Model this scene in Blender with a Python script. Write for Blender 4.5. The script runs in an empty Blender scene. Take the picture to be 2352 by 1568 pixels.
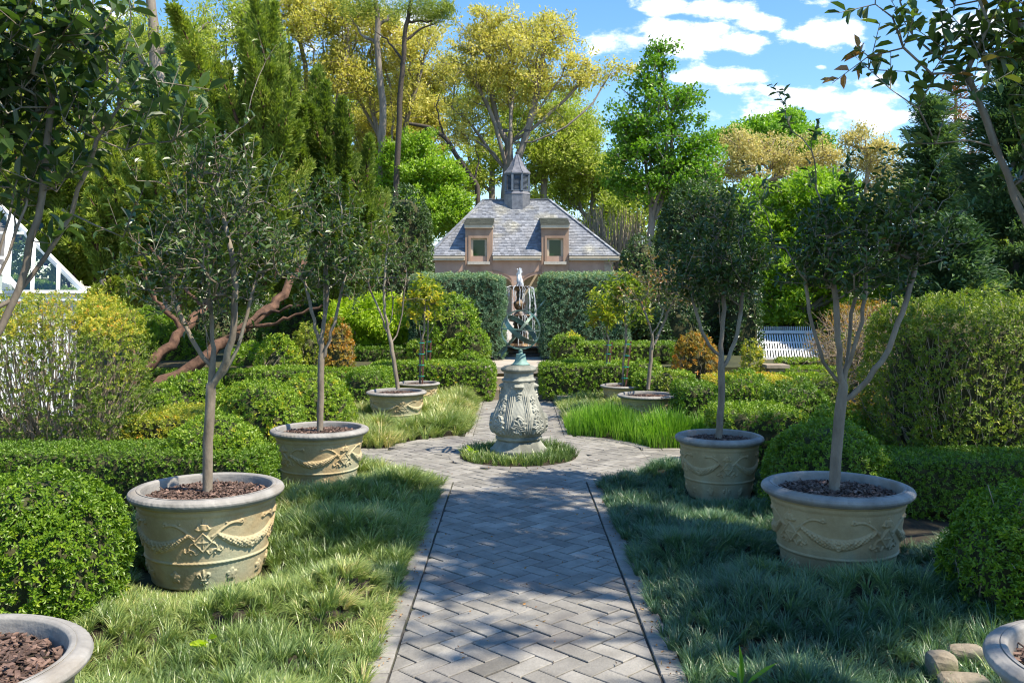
import bpy, math, random
import numpy as np
from mathutils import Vector, Matrix

# ------------------------------------------------------------------ camera
S = bpy.context.scene
C = S.collection
F, CX, HY, H = 2080.0, 1183.0, 677.0, 1.6      # focal (px of a 2352 px wide view), principal column, horizon row, eye height
cam_d = bpy.data.cameras.new('camera'); cam = bpy.data.objects.new('camera', cam_d); C.objects.link(cam)
cam_d.sensor_width = 36.0; cam_d.lens = F / 2352 * 36
cam_d.shift_x = -7 / 2352; cam_d.shift_y = -107 / 2352
cam_d.clip_start = 0.05; cam_d.clip_end = 2000
cam.location = (0, 0, H); cam.rotation_euler = (math.radians(90), 0, 0)
cam_d.dof.use_dof = True; cam_d.dof.focus_distance = 8.0; cam_d.dof.aperture_fstop = 14.0
S.camera = cam
# ------------------------------------------------------------------ world: sky and clouds
EL, AZ = math.radians(56), math.radians(116)
SUN = Vector((math.sin(AZ) * math.cos(EL), math.cos(AZ) * math.cos(EL), math.sin(EL)))
w = bpy.data.worlds.new('World'); S.world = w; w.use_nodes = True
nt = w.node_tree; nt.nodes.clear()
def N(t, **k):
    n = nt.nodes.new(t)
    for a, b in k.items(): setattr(n, a, b)
    return n
def LK(a, b): nt.links.new(a, b)
sky = N('ShaderNodeTexSky', sky_type='NISHITA', sun_disc=False, sun_elevation=EL, sun_rotation=AZ, altitude=200, air_density=1.0, dust_density=0.25, ozone_density=2.5)
hsv = N('ShaderNodeHueSaturation'); hsv.inputs['Saturation'].default_value = 1.22; hsv.inputs['Value'].default_value = 1.0
LK(sky.outputs[0], hsv.inputs['Color'])
bg1 = N('ShaderNodeBackground'); bg1.inputs[1].default_value = 0.145; LK(hsv.outputs[0], bg1.inputs[0])
tc = N('ShaderNodeTexCoord'); sx = N('ShaderNodeSeparateXYZ'); LK(tc.outputs['Generated'], sx.inputs[0])
def M(op, a, b=None, c=None, clamp=False):
    n = N('ShaderNodeMath', operation=op, use_clamp=clamp)
    for i, v in enumerate((a, b, c)):
        if v is None: continue
        if isinstance(v, (int, float)): n.inputs[i].default_value = v
        else: LK(v, n.inputs[i])
    return n.outputs[0]
ysafe = M('MAXIMUM', sx.outputs[1], 0.02)
u_, v_ = M('DIVIDE', sx.outputs[0], ysafe), M('DIVIDE', sx.outputs[2], ysafe)
cv = N('ShaderNodeCombineXYZ'); LK(u_, cv.inputs[0]); LK(v_, cv.inputs[1])
def noise(vec, scale, det=6, rough=0.6, sc=(1, 1, 1)):
    mp = N('ShaderNodeMapping'); mp.inputs['Scale'].default_value = sc; LK(vec, mp.inputs[0])
    n = N('ShaderNodeTexNoise'); n.inputs['Scale'].default_value = scale; n.inputs['Detail'].default_value = det
    n.inputs['Roughness'].default_value = rough; LK(mp.outputs[0], n.inputs['Vector']); return n.outputs[0]
nz1 = noise(cv.outputs[0], 14, 8, 0.62, (1, 1.9, 1)); nz2 = noise(cv.outputs[0], 45, 6, 0.6, (1, 1.6, 1))
# cloud banks (direction tangents): centre, half width, half height, strength
CL = [(1420,95,90,40,1.0),(1560,85,130,48,1.0),(1700,100,60,28,.8),(1540,15,80,28,.9),(1640,20,120,32,.95),(1750,45,70,28,.8),
      (1900,80,95,40,1.0),(1945,60,60,22,.8),(1610,170,70,26,.85),(1700,172,100,24,.95),(1790,212,170,22,.7),(1950,232,190,28,.75),
      (2010,190,110,16,.6),(1885,155,20,8,.55),(1700,262,170,22,.6),(2100,268,200,24,.65),(1880,290,240,22,.55),(1480,160,60,22,.4),(2250,60,120,60,.7),
      (900,60,160,70,.6),(500,120,200,80,.5),(200,40,160,80,.5),(1860,5,90,12,.5),(2500,200,200,80,.8),(2900,50,300,120,.8),(-300,100,300,120,.8)]
acc = None
for (px, py, a, b, s) in CL:
    u0, v0 = (px - CX) / F, (HY - py) / F
    mp = N('ShaderNodeMapping', vector_type='POINT')
    mp.inputs['Location'].default_value = (-u0 / (a / F), -v0 / (b / F), 0); mp.inputs['Scale'].default_value = (F / a, F / b, 1)
    LK(cv.outputs[0], mp.inputs[0])
    ln = N('ShaderNodeVectorMath', operation='LENGTH'); LK(mp.outputs[0], ln.inputs[0])
    e = M('MULTIPLY', M('SUBTRACT', 1.34, ln.outputs['Value'], clamp=True), s)
    acc = e if acc is None else M('MAXIMUM', acc, e)
dens = M('ADD', acc, M('MULTIPLY', M('SUBTRACT', nz1, 0.5), 2.9))
dens = M('ADD', dens, M('MULTIPLY', M('SUBTRACT', nz2, 0.5), 0.7))
mk = N('ShaderNodeMapRange', interpolation_type='SMOOTHSTEP'); mk.inputs[1].default_value = 0.26; mk.inputs[2].default_value = 0.72
LK(dens, mk.inputs[0])
mask = M('MULTIPLY', mk.outputs[0], M('GREATER_THAN', acc, 0.001))
cr = N('ShaderNodeValToRGB'); cr.color_ramp.elements[0].color = (.60, .70, .86, 1); cr.color_ramp.elements[1].color = (1, 1, 1, 1)
cr.color_ramp.elements[0].position = .42; cr.color_ramp.elements[1].position = .8
LK(M('ADD', M('MULTIPLY', nz1, .6), M('MULTIPLY', dens, .35)), cr.inputs[0])
bg2 = N('ShaderNodeBackground'); bg2.inputs[1].default_value = 1.0; LK(cr.outputs[0], bg2.inputs[0])
mx = N('ShaderNodeMixShader'); LK(mask, mx.inputs[0]); LK(bg1.outputs[0], mx.inputs[1]); LK(bg2.outputs[0], mx.inputs[2])
wo = N('ShaderNodeOutputWorld'); LK(mx.outputs[0], wo.inputs[0])
# ------------------------------------------------------------------ sun
sd = bpy.data.lights.new('sun', 'SUN'); sd.energy = 5.0; sd.angle = math.radians(0.53); sd.color = (1, .90, .74)
so = bpy.data.objects.new('sun', sd); C.objects.link(so); so.rotation_euler = SUN.to_track_quat('Z', 'Y').to_euler()
# ------------------------------------------------------------------ exposure
S.view_settings.view_transform = 'Standard'; S.view_settings.look = 'None'; S.view_settings.exposure = 0.85; S.view_settings.gamma = 1
S.render.engine = 'CYCLES'
cy = S.cycles; cy.max_bounces = 6; cy.diffuse_bounces = 3; cy.glossy_bounces = 2; cy.transmission_bounces = 4; cy.transparent_max_bounces = 4
cy.use_denoising = True; cy.pixel_filter_type = 'BLACKMAN_HARRIS'; cy.filter_width = 1.1; cy.caustics_reflective = False; cy.caustics_refractive = False

# ================================================================== helpers
RG = np.random.default_rng(11)
def Pt(x, y, Y): return np.array([(x - CX) * Y / F, Y, H - (y - HY) * Y / F])
def unit(a): return a / np.maximum(np.linalg.norm(a, axis=-1, keepdims=True), 1e-9)
def rdir(n): return unit(RG.normal(size=(n, 3)))
_K = np.random.default_rng(5).normal(size=(8, 3)); _PH = np.random.default_rng(6).uniform(0, 6.28, 8)
def sn(P, scale, seed=0):
    k = np.roll(_K, seed, axis=0) * scale
    return np.sin(P @ k.T + _PH + seed * 1.7).mean(axis=1) * 1.6
def link(o, parent=None):
    C.objects.link(o)
    if parent is not None: o.parent = parent
    return o
def tag(o, label=None, cat=None, group=None, kind=None):
    for k, v in (('label', label), ('category', cat), ('group', group), ('kind', kind)):
        if v: o[k] = v
    return o
def empty(name, loc, label, cat, group=None):
    o = bpy.data.objects.new(name, None); o.location = tuple(float(v) for v in loc); o.empty_display_size = .1
    return tag(link(o), label, cat, group)
def mesh_np(name, V, faces, mat, parent=None, tint=None, smooth=False):
    """V (n,3) in world space; faces: list of (m,k) int arrays"""
    V = np.asarray(V, dtype=np.float32).copy()
    if parent is not None: V -= np.array(parent.location, dtype=np.float32)
    me = bpy.data.meshes.new(name)
    faces = [f for f in faces if len(f)]
    loops = np.concatenate([f.reshape(-1) for f in faces]).astype(np.int32)
    tot = np.concatenate([np.full(len(f), f.shape[1], dtype=np.int32) for f in faces])
    st = np.concatenate([[0], np.cumsum(tot)[:-1]]).astype(np.int32)
    me.vertices.add(len(V)); me.vertices.foreach_set('co', V.reshape(-1))
    me.loops.add(len(loops)); me.loops.foreach_set('vertex_index', loops)
    me.polygons.add(len(tot)); me.polygons.foreach_set('loop_start', st)
    me.polygons.foreach_set('use_smooth', np.full(len(tot), smooth, dtype=bool))
    me.update(calc_edges=True)
    if tint is not None:
        a = me.attributes.new('tint', 'FLOAT', 'FACE'); a.data.foreach_set('value', np.asarray(tint, dtype=np.float32))
    me.materials.append(mat)
    o = bpy.data.objects.new(name, me)
    return link(o, parent)
class MB:
    def __init__(s): s.v = []; s.f = []; s.t = []
    def poly(s, vs, fs, t=.5):
        b = len(s.v); s.v += [tuple(float(c) for c in q) for q in vs]; s.f += [tuple(i + b for i in f) for f in fs]; s.t += [t] * len(fs)
    def box(s, a, b, t=.5, rz=0, M4=None):
        (x0, y0, z0), (x1, y1, z1) = a, b
        vs = [Vector(p) for p in ((x0,y0,z0),(x1,y0,z0),(x1,y1,z0),(x0,y1,z0),(x0,y0,z1),(x1,y0,z1),(x1,y1,z1),(x0,y1,z1))]
        if M4 is not None: vs = [M4 @ q for q in vs]
        s.poly(vs, [(0,3,2,1),(4,5,6,7),(0,1,5,4),(1,2,6,5),(2,3,7,6),(3,0,4,7)], t)
    def bar(s, a, b, wx, wz=None, t=.5):
        wz = wz or wx; a = Vector([float(c) for c in a]); b = Vector([float(c) for c in b]); d = (b - a); L = d.length
        q = d.to_track_quat('Z', 'Y').to_matrix().to_4x4(); q.translation = a
        s.box((-wx/2, -wz/2, 0), (wx/2, wz/2, L), t, M4=q)
    def lathe(s, prof, n=32, c=(0, 0, 0), t=.5, rf=None, cap=False):
        b = len(s.v)
        for (r, z) in prof:
            for k in range(n):
                th = 2 * math.pi * k / n; rr = r * (rf(th, z) if rf else 1)
                s.v.append((c[0] + rr * math.cos(th), c[1] + rr * math.sin(th), c[2] + z))
        for i in range(len(prof) - 1):
            for k in range(n):
                k2 = (k + 1) % n; s.f.append((b + i*n + k, b + i*n + k2, b + (i+1)*n + k2, b + (i+1)*n + k)); s.t.append(t)
        if cap:
            s.f.append(tuple(b + (len(prof)-1)*n + k for k in range(n))); s.t.append(t)
            s.f.append(tuple(b + k for k in reversed(range(n)))); s.t.append(t)
    def tube(s, pts, rad, k=6, t=.5):
        V, Fc = tube_np(np.array(pts, float), np.full(len(pts), rad) if np.isscalar(rad) else np.array(rad), k)
        s.poly(V, [tuple(f) for f in Fc], t)
    def build(s, name, mat, parent=None, smooth=False, angle=None):
        me = bpy.data.meshes.new(name); off = Vector(parent.location) if parent is not None else Vector()
        me.from_pydata([tuple(Vector(q) - off) for q in s.v], [], s.f); me.update()
        a = me.attributes.new('tint', 'FLOAT', 'FACE'); a.data.foreach_set('value', s.t)
        if smooth: me.polygons.foreach_set('use_smooth', [True] * len(me.polygons))
        me.materials.append(mat)
        if angle: me.set_sharp_from_angle(angle=math.radians(angle))
        return link(bpy.data.objects.new(name, me), parent)
def tube_np(P, r, k=5):
    n = len(P); T = np.gradient(P, axis=0); T = unit(T)
    m = unit((P[-1] - P[0])[None])[0]; ref = np.array([1., 0, 0]) if abs(m[0]) < .7 else np.array([0, 1., 0])
    U = unit(np.cross(T, ref)); W = np.cross(T, U)
    th = np.arange(k) * 2 * np.pi / k
    V = P[:, None] + r[:, None, None] * (np.cos(th)[None, :, None] * U[:, None] + np.sin(th)[None, :, None] * W[:, None])
    i = np.arange(n - 1)[:, None] * k; a = np.arange(k)[None]; b = (a + 1) % k
    Fc = np.stack([i + a, i + b, i + k + b, i + k + a], -1).reshape(-1, 4)
    return V.reshape(-1, 3), Fc
class NP:
    """collects numpy geometry for one mesh"""
    def __init__(s): s.V = []; s.F4 = []; s.t = []; s.n = 0
    def add(s, V, Fq, t):
        V = V.reshape(-1, 3); s.V.append(V.astype(np.float32)); s.F4.append(Fq + s.n); s.n += len(V)
        s.t.append(np.broadcast_to(np.asarray(t, dtype=np.float32), (len(Fq),)) if np.ndim(t) == 0 else np.asarray(t, dtype=np.float32))
    def build(s, name, mat, parent=None, smooth=False):
        return mesh_np(name, np.concatenate(s.V), [np.concatenate(s.F4)], mat, parent, np.concatenate(s.t), smooth)
def leaf6(G, P, D, L, W, t, fold=.25, curl=.15, Nref=None, nj=.45):
    n = len(P); D = unit(D); A = rdir(n)
    if Nref is not None: A = Nref + A*nj
    Sd = unit(np.cross(D, A)); Nn = np.cross(Sd, D)
    fl = Nn[:, 2] < -0.2; Sd[fl] *= -1; Nn[fl] *= -1
    L = np.broadcast_to(L, (n,))[:, None]; W = np.broadcast_to(W, (n,))[:, None]
    up = Nn * W * fold
    V = np.stack([P, P + D*L*.3 + Sd*W*.46 + up, P + D*L*.68 + Sd*W*.42 + up - Nn*L*curl*.4,
                  P + D*L - Nn*L*curl, P + D*L*.68 - Sd*W*.42 + up - Nn*L*curl*.4, P + D*L*.3 - Sd*W*.46 + up], 1)
    b = np.arange(n)[:, None] * 6
    Fq = np.concatenate([b + np.array([[0, 1, 2, 3]]), b + np.array([[0, 3, 4, 5]])], 1).reshape(-1, 4)
    G.add(V, Fq, np.repeat(t, 2))
def kite(G, P, D, L, W, t, mid=.45, Sd=None, Nref=None, nj=.45):
    n = len(P); D = unit(D)
    if Nref is not None: Sd = unit(np.cross(D, Nref + rdir(n)*nj))
    if Sd is None: Sd = unit(np.cross(D, rdir(n)))
    L = np.broadcast_to(L, (n,))[:, None]; W = np.broadcast_to(W, (n,))[:, None]
    B = np.cross(Sd, D) * W * .18
    V = np.stack([P, P + D*L*mid + Sd*W*.5 + B, P + D*L, P + D*L*mid - Sd*W*.5 + B], 1)
    G.add(V, np.arange(n)[:, None] * 4 + np.array([[0, 1, 2, 3]]), t)
def sprigs(G, P, A, m, L, W, t, stem=1.0, spread=.9, six=False):
    """m leaves in opposite pairs round each short shoot"""
    n = len(P); A = unit(A); U = unit(np.cross(A, rdir(n))); Wv = np.cross(A, U)
    for j in range(m):
        s = (j // 2) / max(1, (m // 2)); ang = (j % 2) * np.pi + (j // 2) * 1.57 + RG.normal(0, .3, n)
        side = np.cos(ang)[:, None] * U + np.sin(ang)[:, None] * Wv
        D = unit(A * (.22 + s * .55) + side * spread * (1.1 - s * .6) + RG.normal(0, .12, (n, 3)))
        Q = P + A * (s * L * stem)
        Lj = L * RG.uniform(.75, 1.1, n); tj = np.clip(t + RG.normal(0, .07, n) + .10 * s, 0, 1)
        (leaf6 if six else kite)(G, Q, D, Lj, W * RG.uniform(.8, 1.15, n), tj, Nref=A, nj=.5)

# ---------------------------------------------------------------- materials
def new_mat(name):
    m = bpy.data.materials.new(name); m.use_nodes = True; t = m.node_tree; t.nodes.clear(); return m, t
def leaf_mat(name, stops, rough=.45, trans=.35, spec=.5, tcol=(1.0, 1.15, .45)):
    m, t = new_mat(name); nd = t.nodes.new; lk = t.links.new
    at = nd('ShaderNodeAttribute'); at.attribute_name = 'tint'
    r = nd('ShaderNodeValToRGB'); els = r.color_ramp.elements
    els[0].position = stops[0][0]; els[0].color = (*stops[0][1], 1); els[1].position = stops[-1][0]; els[1].color = (*stops[-1][1], 1)
    for p, c in stops[1:-1]: e = els.new(p); e.color = (*c, 1)
    lk(at.outputs['Fac'], r.inputs[0])
    p = nd('ShaderNodeBsdfPrincipled'); p.inputs['Roughness'].default_value = rough; p.inputs['Specular IOR Level'].default_value = spec
    lk(r.outputs[0], p.inputs['Base Color'])
    mu = nd('ShaderNodeMix'); mu.data_type = 'RGBA'; mu.blend_type = 'MULTIPLY'; mu.inputs[0].default_value = 1; lk(r.outputs[0], mu.inputs[6])
    mu.inputs[7].default_value = (tcol[0] * 1.3, tcol[1] * 1.3, tcol[2] * 1.3, 1)
    tr = nd('ShaderNodeBsdfTranslucent'); lk(mu.outputs[2], tr.inputs[0])
    mix = nd('ShaderNodeMixShader'); mix.inputs[0].default_value = trans; lk(p.outputs[0], mix.inputs[1]); lk(tr.outputs[0], mix.inputs[2])
    o = nd('ShaderNodeOutputMaterial'); lk(mix.outputs[0], o.inputs[0]); return m
def solid(name, c1, c2, scale=6, rough=.8, bump=.3, bscale=None, tint=0.0, metal=0, c3=None, detail=8, sc=(1, 1, 1), spec=.4, c3lo=.6):
    """noise mottled surface; tint>0 lets each face's own tint lighten or darken it a little (one stone, one slate)"""
    m, t = new_mat(name); nd = t.nodes.new; lk = t.links.new
    tc = nd('ShaderNodeTexCoord'); mp = nd('ShaderNodeMapping'); mp.inputs['Scale'].default_value = sc; lk(tc.outputs['Object'], mp.inputs[0])
    n = nd('ShaderNodeTexNoise'); n.inputs['Scale'].default_value = scale; n.inputs['Detail'].default_value = detail; n.inputs['Roughness'].default_value = .65
    lk(mp.outputs[0], n.inputs['Vector'])
    r = nd('ShaderNodeValToRGB'); r.color_ramp.elements[0].position = .32; r.color_ramp.elements[1].position = .68
    r.color_ramp.elements[0].color = (*c1, 1); r.color_ramp.elements[1].color = (*c2, 1); lk(n.outputs[0], r.inputs[0])
    col = r.outputs[0]
    if c3:
        n3 = nd('ShaderNodeTexNoise'); n3.inputs['Scale'].default_value = scale * .37; n3.inputs['Detail'].default_value = 5; lk(mp.outputs[0], n3.inputs['Vector'])
        mr = nd('ShaderNodeMapRange'); mr.inputs[1].default_value = c3lo - .08; mr.inputs[2].default_value = c3lo + .08; lk(n3.outputs[0], mr.inputs[0])
        mm = nd('ShaderNodeMix'); mm.data_type = 'RGBA'; lk(mr.outputs[0], mm.inputs[0]); lk(col, mm.inputs[6]); mm.inputs[7].default_value = (*c3, 1); col = mm.outputs[2]
    if tint:
        at = nd('ShaderNodeAttribute'); at.attribute_name = 'tint'
        ma = nd('ShaderNodeMapRange'); ma.inputs[3].default_value = 1 - tint; ma.inputs[4].default_value = 1 + tint; lk(at.outputs['Fac'], ma.inputs[0])
        mv = nd('ShaderNodeVectorMath'); mv.operation = 'SCALE'; lk(col, mv.inputs[0]); lk(ma.outputs[0], mv.inputs['Scale']); col = mv.outputs[0]
    p = nd('ShaderNodeBsdfPrincipled'); p.inputs['Roughness'].default_value = rough; p.inputs['Metallic'].default_value = metal
    p.inputs['Specular IOR Level'].default_value = spec; lk(col, p.inputs['Base Color'])
    if bump:
        nb = nd('ShaderNodeTexNoise'); nb.inputs['Scale'].default_value = bscale or scale * 4; nb.inputs['Detail'].default_value = 6; lk(mp.outputs[0], nb.inputs['Vector'])
        bp = nd('ShaderNodeBump'); bp.inputs['Strength'].default_value = bump; bp.inputs['Distance'].default_value = .01; lk(nb.outputs[0], bp.inputs['Height']); lk(bp.outputs[0], p.inputs['Normal'])
    o = nd('ShaderNodeOutputMaterial'); lk(p.outputs[0], o.inputs[0]); return m
MT = dict(
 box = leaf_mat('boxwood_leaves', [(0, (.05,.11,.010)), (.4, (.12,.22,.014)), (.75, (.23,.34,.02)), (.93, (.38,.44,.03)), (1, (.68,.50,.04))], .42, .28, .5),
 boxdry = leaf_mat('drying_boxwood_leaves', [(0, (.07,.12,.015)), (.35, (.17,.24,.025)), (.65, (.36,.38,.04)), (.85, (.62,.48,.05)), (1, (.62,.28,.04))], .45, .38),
 orange = leaf_mat('orange_bronze_leaves', [(0, (.08,.12,.02)), (.4, (.2,.2,.03)), (.7, (.42,.27,.035)), (1, (.55,.22,.03))], .45, .35, tcol=(1.2, .9, .4)),
 camellia = leaf_mat('camellia_leaves', [(0, (.028,.058,.018)), (.5, (.06,.115,.025)), (.85, (.14,.20,.035)), (1, (.38,.18,.06))], .38, .28, .65),
 citrus = leaf_mat('citrus_leaves', [(0, (.09,.15,.015)), (.5, (.22,.29,.03)), (.8, (.45,.44,.045)), (1, (.75,.55,.05))], .38, .4),
 holly = leaf_mat('holly_leaves', [(0, (.025,.05,.014)), (.6, (.055,.105,.022)), (1, (.13,.2,.04))], .36, .18, .6),
 juniper = leaf_mat('juniper_sprays', [(0, (.09,.14,.025)), (.5, (.21,.28,.045)), (.85, (.38,.42,.08)), (1, (.48,.44,.13))], .6, .3, .3),
 blue = leaf_mat('blue_green_cypress', [(0, (.03,.08,.04)), (.6, (.07,.15,.07)), (1, (.18,.28,.13))], .55, .2, .35),
 darkcon = leaf_mat('dark_cedar_sprays', [(0, (.03,.07,.035)), (.5, (.08,.15,.065)), (1, (.22,.31,.11))], .6, .25, .3),
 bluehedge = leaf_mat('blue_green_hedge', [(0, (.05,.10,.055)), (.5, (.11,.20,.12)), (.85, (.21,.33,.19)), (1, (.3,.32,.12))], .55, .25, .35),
 lime = leaf_mat('lime_maple_leaves', [(0, (.16,.26,.01)), (.5, (.32,.45,.015)), (1, (.5,.6,.04))], .5, .45),
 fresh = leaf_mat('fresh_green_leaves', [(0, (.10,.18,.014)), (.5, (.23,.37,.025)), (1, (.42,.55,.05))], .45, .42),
 oak = leaf_mat('spring_oak_leaves', [(0, (.26,.29,.07)), (.4, (.48,.47,.12)), (.8, (.70,.63,.22)), (1, (.8,.72,.38))], .55, .42, .3, (1.1, 1.08, .5)),
 oakgreen = leaf_mat('yellow_green_leaves', [(0, (.15,.21,.035)), (.5, (.34,.40,.07)), (1, (.6,.6,.18))], .5, .42, .3),
 beige = leaf_mat('pale_tan_blossom', [(0, (.3,.29,.10)), (.5, (.52,.47,.19)), (1, (.75,.67,.36))], .6, .35, .3, (1.1, 1.05, .6)),
 poplar = leaf_mat('poplar_leaves', [(0, (.06,.14,.014)), (.5, (.14,.28,.022)), (1, (.28,.45,.04))], .42, .42),
 rust = leaf_mat('rusty_dead_sprays', [(0, (.2,.09,.04)), (1, (.4,.2,.1))], .7, .2),
 mondo = leaf_mat('mondo_grass', [(0, (.05,.10,.035)), (.4, (.14,.22,.06)), (.75, (.30,.37,.10)), (.93, (.52,.52,.20)), (1, (.66,.54,.28))], .36, .28, .6, (1, 1.1, .5)),
 liriope = leaf_mat('bright_liriope', [(0, (.07,.17,.015)), (.6, (.16,.32,.03)), (1, (.34,.5,.08))], .4, .4),
 mondoshade = leaf_mat('shade_tinted_mondo_grass', [(0, (.03,.08,.045)), (.4, (.08,.165,.085)), (.75, (.17,.27,.11)), (.95, (.38,.46,.16)), (1, (.55,.5,.22))], .34, .28, .65, (1, 1.15, .6)),  # darker bluish copy of the sunlit mondo: shade put into the leaf colour
 litter = leaf_mat('fallen_leaves', [(0, (.12,.05,.02)), (.6, (.3,.14,.05)), (1, (.45,.28,.12))], .7, .1),
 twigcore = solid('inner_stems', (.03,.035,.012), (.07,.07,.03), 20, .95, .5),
 twig = solid('grey_brown_twigs', (.18,.14,.10), (.42,.34,.25), 25, .85, .4),
 camtrunk = solid('camellia_bark', (.12,.095,.07), (.30,.25,.19), 9, .8, .5, sc=(1, 1, .4), c3=(.38,.38,.30), c3lo=.62),
 darktwig = solid('dark_twigs', (.035,.028,.022), (.10,.08,.06), 20, .85, .3),
 bark = solid('grey_bark', (.13,.11,.09), (.32,.275,.23), 3, .9, .8, 12, sc=(1, 1, .25)),
 redbark = solid('red_brown_bark', (.04,.02,.013), (.19,.105,.065), 9, .9, 1.0, 25, sc=(1, 1, .6)),
 soil = solid('dark_soil', (.02,.016,.01), (.05,.04,.022), 9, .95, .8),
 ground = solid('mossy_ground', (.03,.035,.014), (.075,.08,.03), 1.2, .95, .6, 14, c3=(.09,.06,.035)),
 paver = solid('grey_pavers', (.17,.16,.14), (.295,.28,.25), 5, .8, .45, 60, tint=.30, c3=(.16,.15,.14), c3lo=.60),
 joint = solid('dark_joint_sand', (.035,.032,.028), (.09,.082,.07), 14, .95, .5, c3=(.055,.07,.028), c3lo=.58),
 stone = solid('tan_stone', (.22,.17,.12), (.42,.35,.26), 3, .85, .6, 18, tint=.2, c3=(.16,.14,.11)),
 terrace = solid('terrace_paving', (.33,.29,.24), (.45,.41,.36), 2.5, .85, .3, 20),
 pot = solid('weathered_terracotta', (.33,.235,.115), (.52,.41,.235), 4, .82, .35, 45, c3=(.38,.40,.28), c3lo=.6),
 potrim = solid('grey_pot_rim', (.19,.18,.165), (.34,.325,.30), 6, .72, .35, 40, c3=(.25,.21,.16)),
 mulch = solid('bark_chips', (.055,.032,.025), (.20,.13,.10), 18, .85, .4, tint=.7),
 verdi = solid('grey_green_stone', (.22,.225,.19), (.40,.40,.335), 7, .7, .35, 50, c3=(.10,.105,.085), c3lo=.55),
 bronze = solid('verdigris_bronze', (.045,.065,.05), (.13,.20,.165), 14, .5, .2, 60, metal=.25, c3=(.17,.32,.28), c3lo=.56),
 bronze2 = solid('green_verdigris', (.12,.22,.19), (.22,.36,.32), 12, .6, .25, 60),
 fount = solid('wet_brown_stone', (.03,.02,.013), (.13,.085,.05), 14, .3, .9, 45, c3=(.34,.22,.10), c3lo=.62),
 stucco = solid('pink_brown_stucco', (.33,.22,.165), (.44,.31,.24), 1.3, .9, .15, 30, c3=(.27,.17,.12), c3lo=.6, sc=(1, 1, .6)),
 stucco2 = solid('red_brown_stucco', (.26,.17,.12), (.37,.26,.19), 2.2, .9, .15, 30, sc=(1, 1, .5)),
 cream = solid('cream_trim', (.44,.38,.28), (.56,.49,.38), 3, .7, .15, 30),
 sill = solid('sill_stone', (.36,.33,.28), (.5,.47,.4), 6, .8, .4),
 slate = solid('blue_grey_slate', (.15,.165,.195), (.27,.28,.30), 2, .55, .3, 30, tint=.38, c3=(.30,.29,.24), c3lo=.64),
 slatedark = solid('mossy_slate', (.12,.12,.09), (.22,.21,.16), 3, .6, .3, 30, tint=.3),
 lead = solid('lead_grey_metal', (.12,.125,.14), (.24,.24,.26), 5, .42, .2, 20, metal=.35),
 louv = solid('blue_grey_louvre', (.09,.115,.15), (.14,.17,.21), 6, .5, .1),
 black = solid('black_paint', (.01,.01,.012), (.02,.02,.024), 6, .4, .1),
 white = solid('white_paint', (.74,.75,.74), (.82,.83,.82), 6, .45, .05),
 stake = solid('red_brown_stake', (.09,.035,.025), (.16,.07,.045), 9, .7, .4, sc=(1, 1, .2)),
 tie = solid('green_tie', (.0,.22,.18), (.02,.32,.26), 9, .5, 0),
 rock = solid('garden_rock', (.16,.13,.09), (.36,.31,.23), 8, .85, .9, 30, c3=(.10,.12,.04), c3lo=.58),
)
def glass_mat(name, col, rough=.05, mix=.35):
    m, t = new_mat(name); nd = t.nodes.new; lk = t.links.new
    g = nd('ShaderNodeBsdfGlossy'); g.inputs['Roughness'].default_value = rough; g.inputs['Color'].default_value = (.9, .95, 1, 1)
    tr = nd('ShaderNodeBsdfTransparent'); tr.inputs[0].default_value = (*col, 1)
    mix_ = nd('ShaderNodeMixShader'); mix_.inputs[0].default_value = mix; lk(tr.outputs[0], mix_.inputs[1]); lk(g.outputs[0], mix_.inputs[2])
    o = nd('ShaderNodeOutputMaterial'); lk(mix_.outputs[0], o.inputs[0]); return m
MT['glass'] = glass_mat('greenhouse_glass', (.86, .9, .87), .1, .12)
m, t = new_mat('window_glass'); p = t.nodes.new('ShaderNodeBsdfPrincipled'); p.inputs['Base Color'].default_value = (.012, .04, .012, 1); p.inputs['Roughness'].default_value = .06; p.inputs['Specular IOR Level'].default_value = .35
o = t.nodes.new('ShaderNodeOutputMaterial'); t.links.new(p.outputs[0], o.inputs[0]); MT['pane'] = m
m, t = new_mat('foaming_water'); p = t.nodes.new('ShaderNodeBsdfPrincipled'); p.inputs['Base Color'].default_value = (.86, .9, .93, 1); p.inputs['Roughness'].default_value = .15; p.inputs['Specular IOR Level'].default_value = .6
tr = t.nodes.new('ShaderNodeBsdfTranslucent'); tr.inputs[0].default_value = (.9, .94, .97, 1); ms = t.nodes.new('ShaderNodeMixShader'); ms.inputs[0].default_value = .35
t.links.new(p.outputs[0], ms.inputs[1]); t.links.new(tr.outputs[0], ms.inputs[2]); o = t.nodes.new('ShaderNodeOutputMaterial'); t.links.new(ms.outputs[0], o.inputs[0]); MT['foam'] = m
m, t = new_mat('still_water'); p = t.nodes.new('ShaderNodeBsdfPrincipled'); p.inputs['Base Color'].default_value = (.04, .045, .03, 1); p.inputs['Roughness'].default_value = .08
o = t.nodes.new('ShaderNodeOutputMaterial'); t.links.new(p.outputs[0], o.inputs[0]); MT['pool'] = m
# ================================================================== the setting: ground, terrace, paving
def struct(o): o['kind'] = 'structure'; return o
g = MB(); g.poly([(-300,-60,-.04),(300,-60,-.04),(300,400,-.04),(-300,400,-.04)], [(0,1,2,3)]); struct(g.build('ground', MT['ground']))
TZ = .45
g = MB(); g.box((-14, 14.42, -.03), (4.3, 60, TZ)); struct(g.build('terrace', MT['ground']))
g = MB(); g.box((-1.9, 14.40, TZ-.1), (2.1, 39.9, TZ+.004)); struct(g.build('terrace_paving', MT['terrace']))

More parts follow.
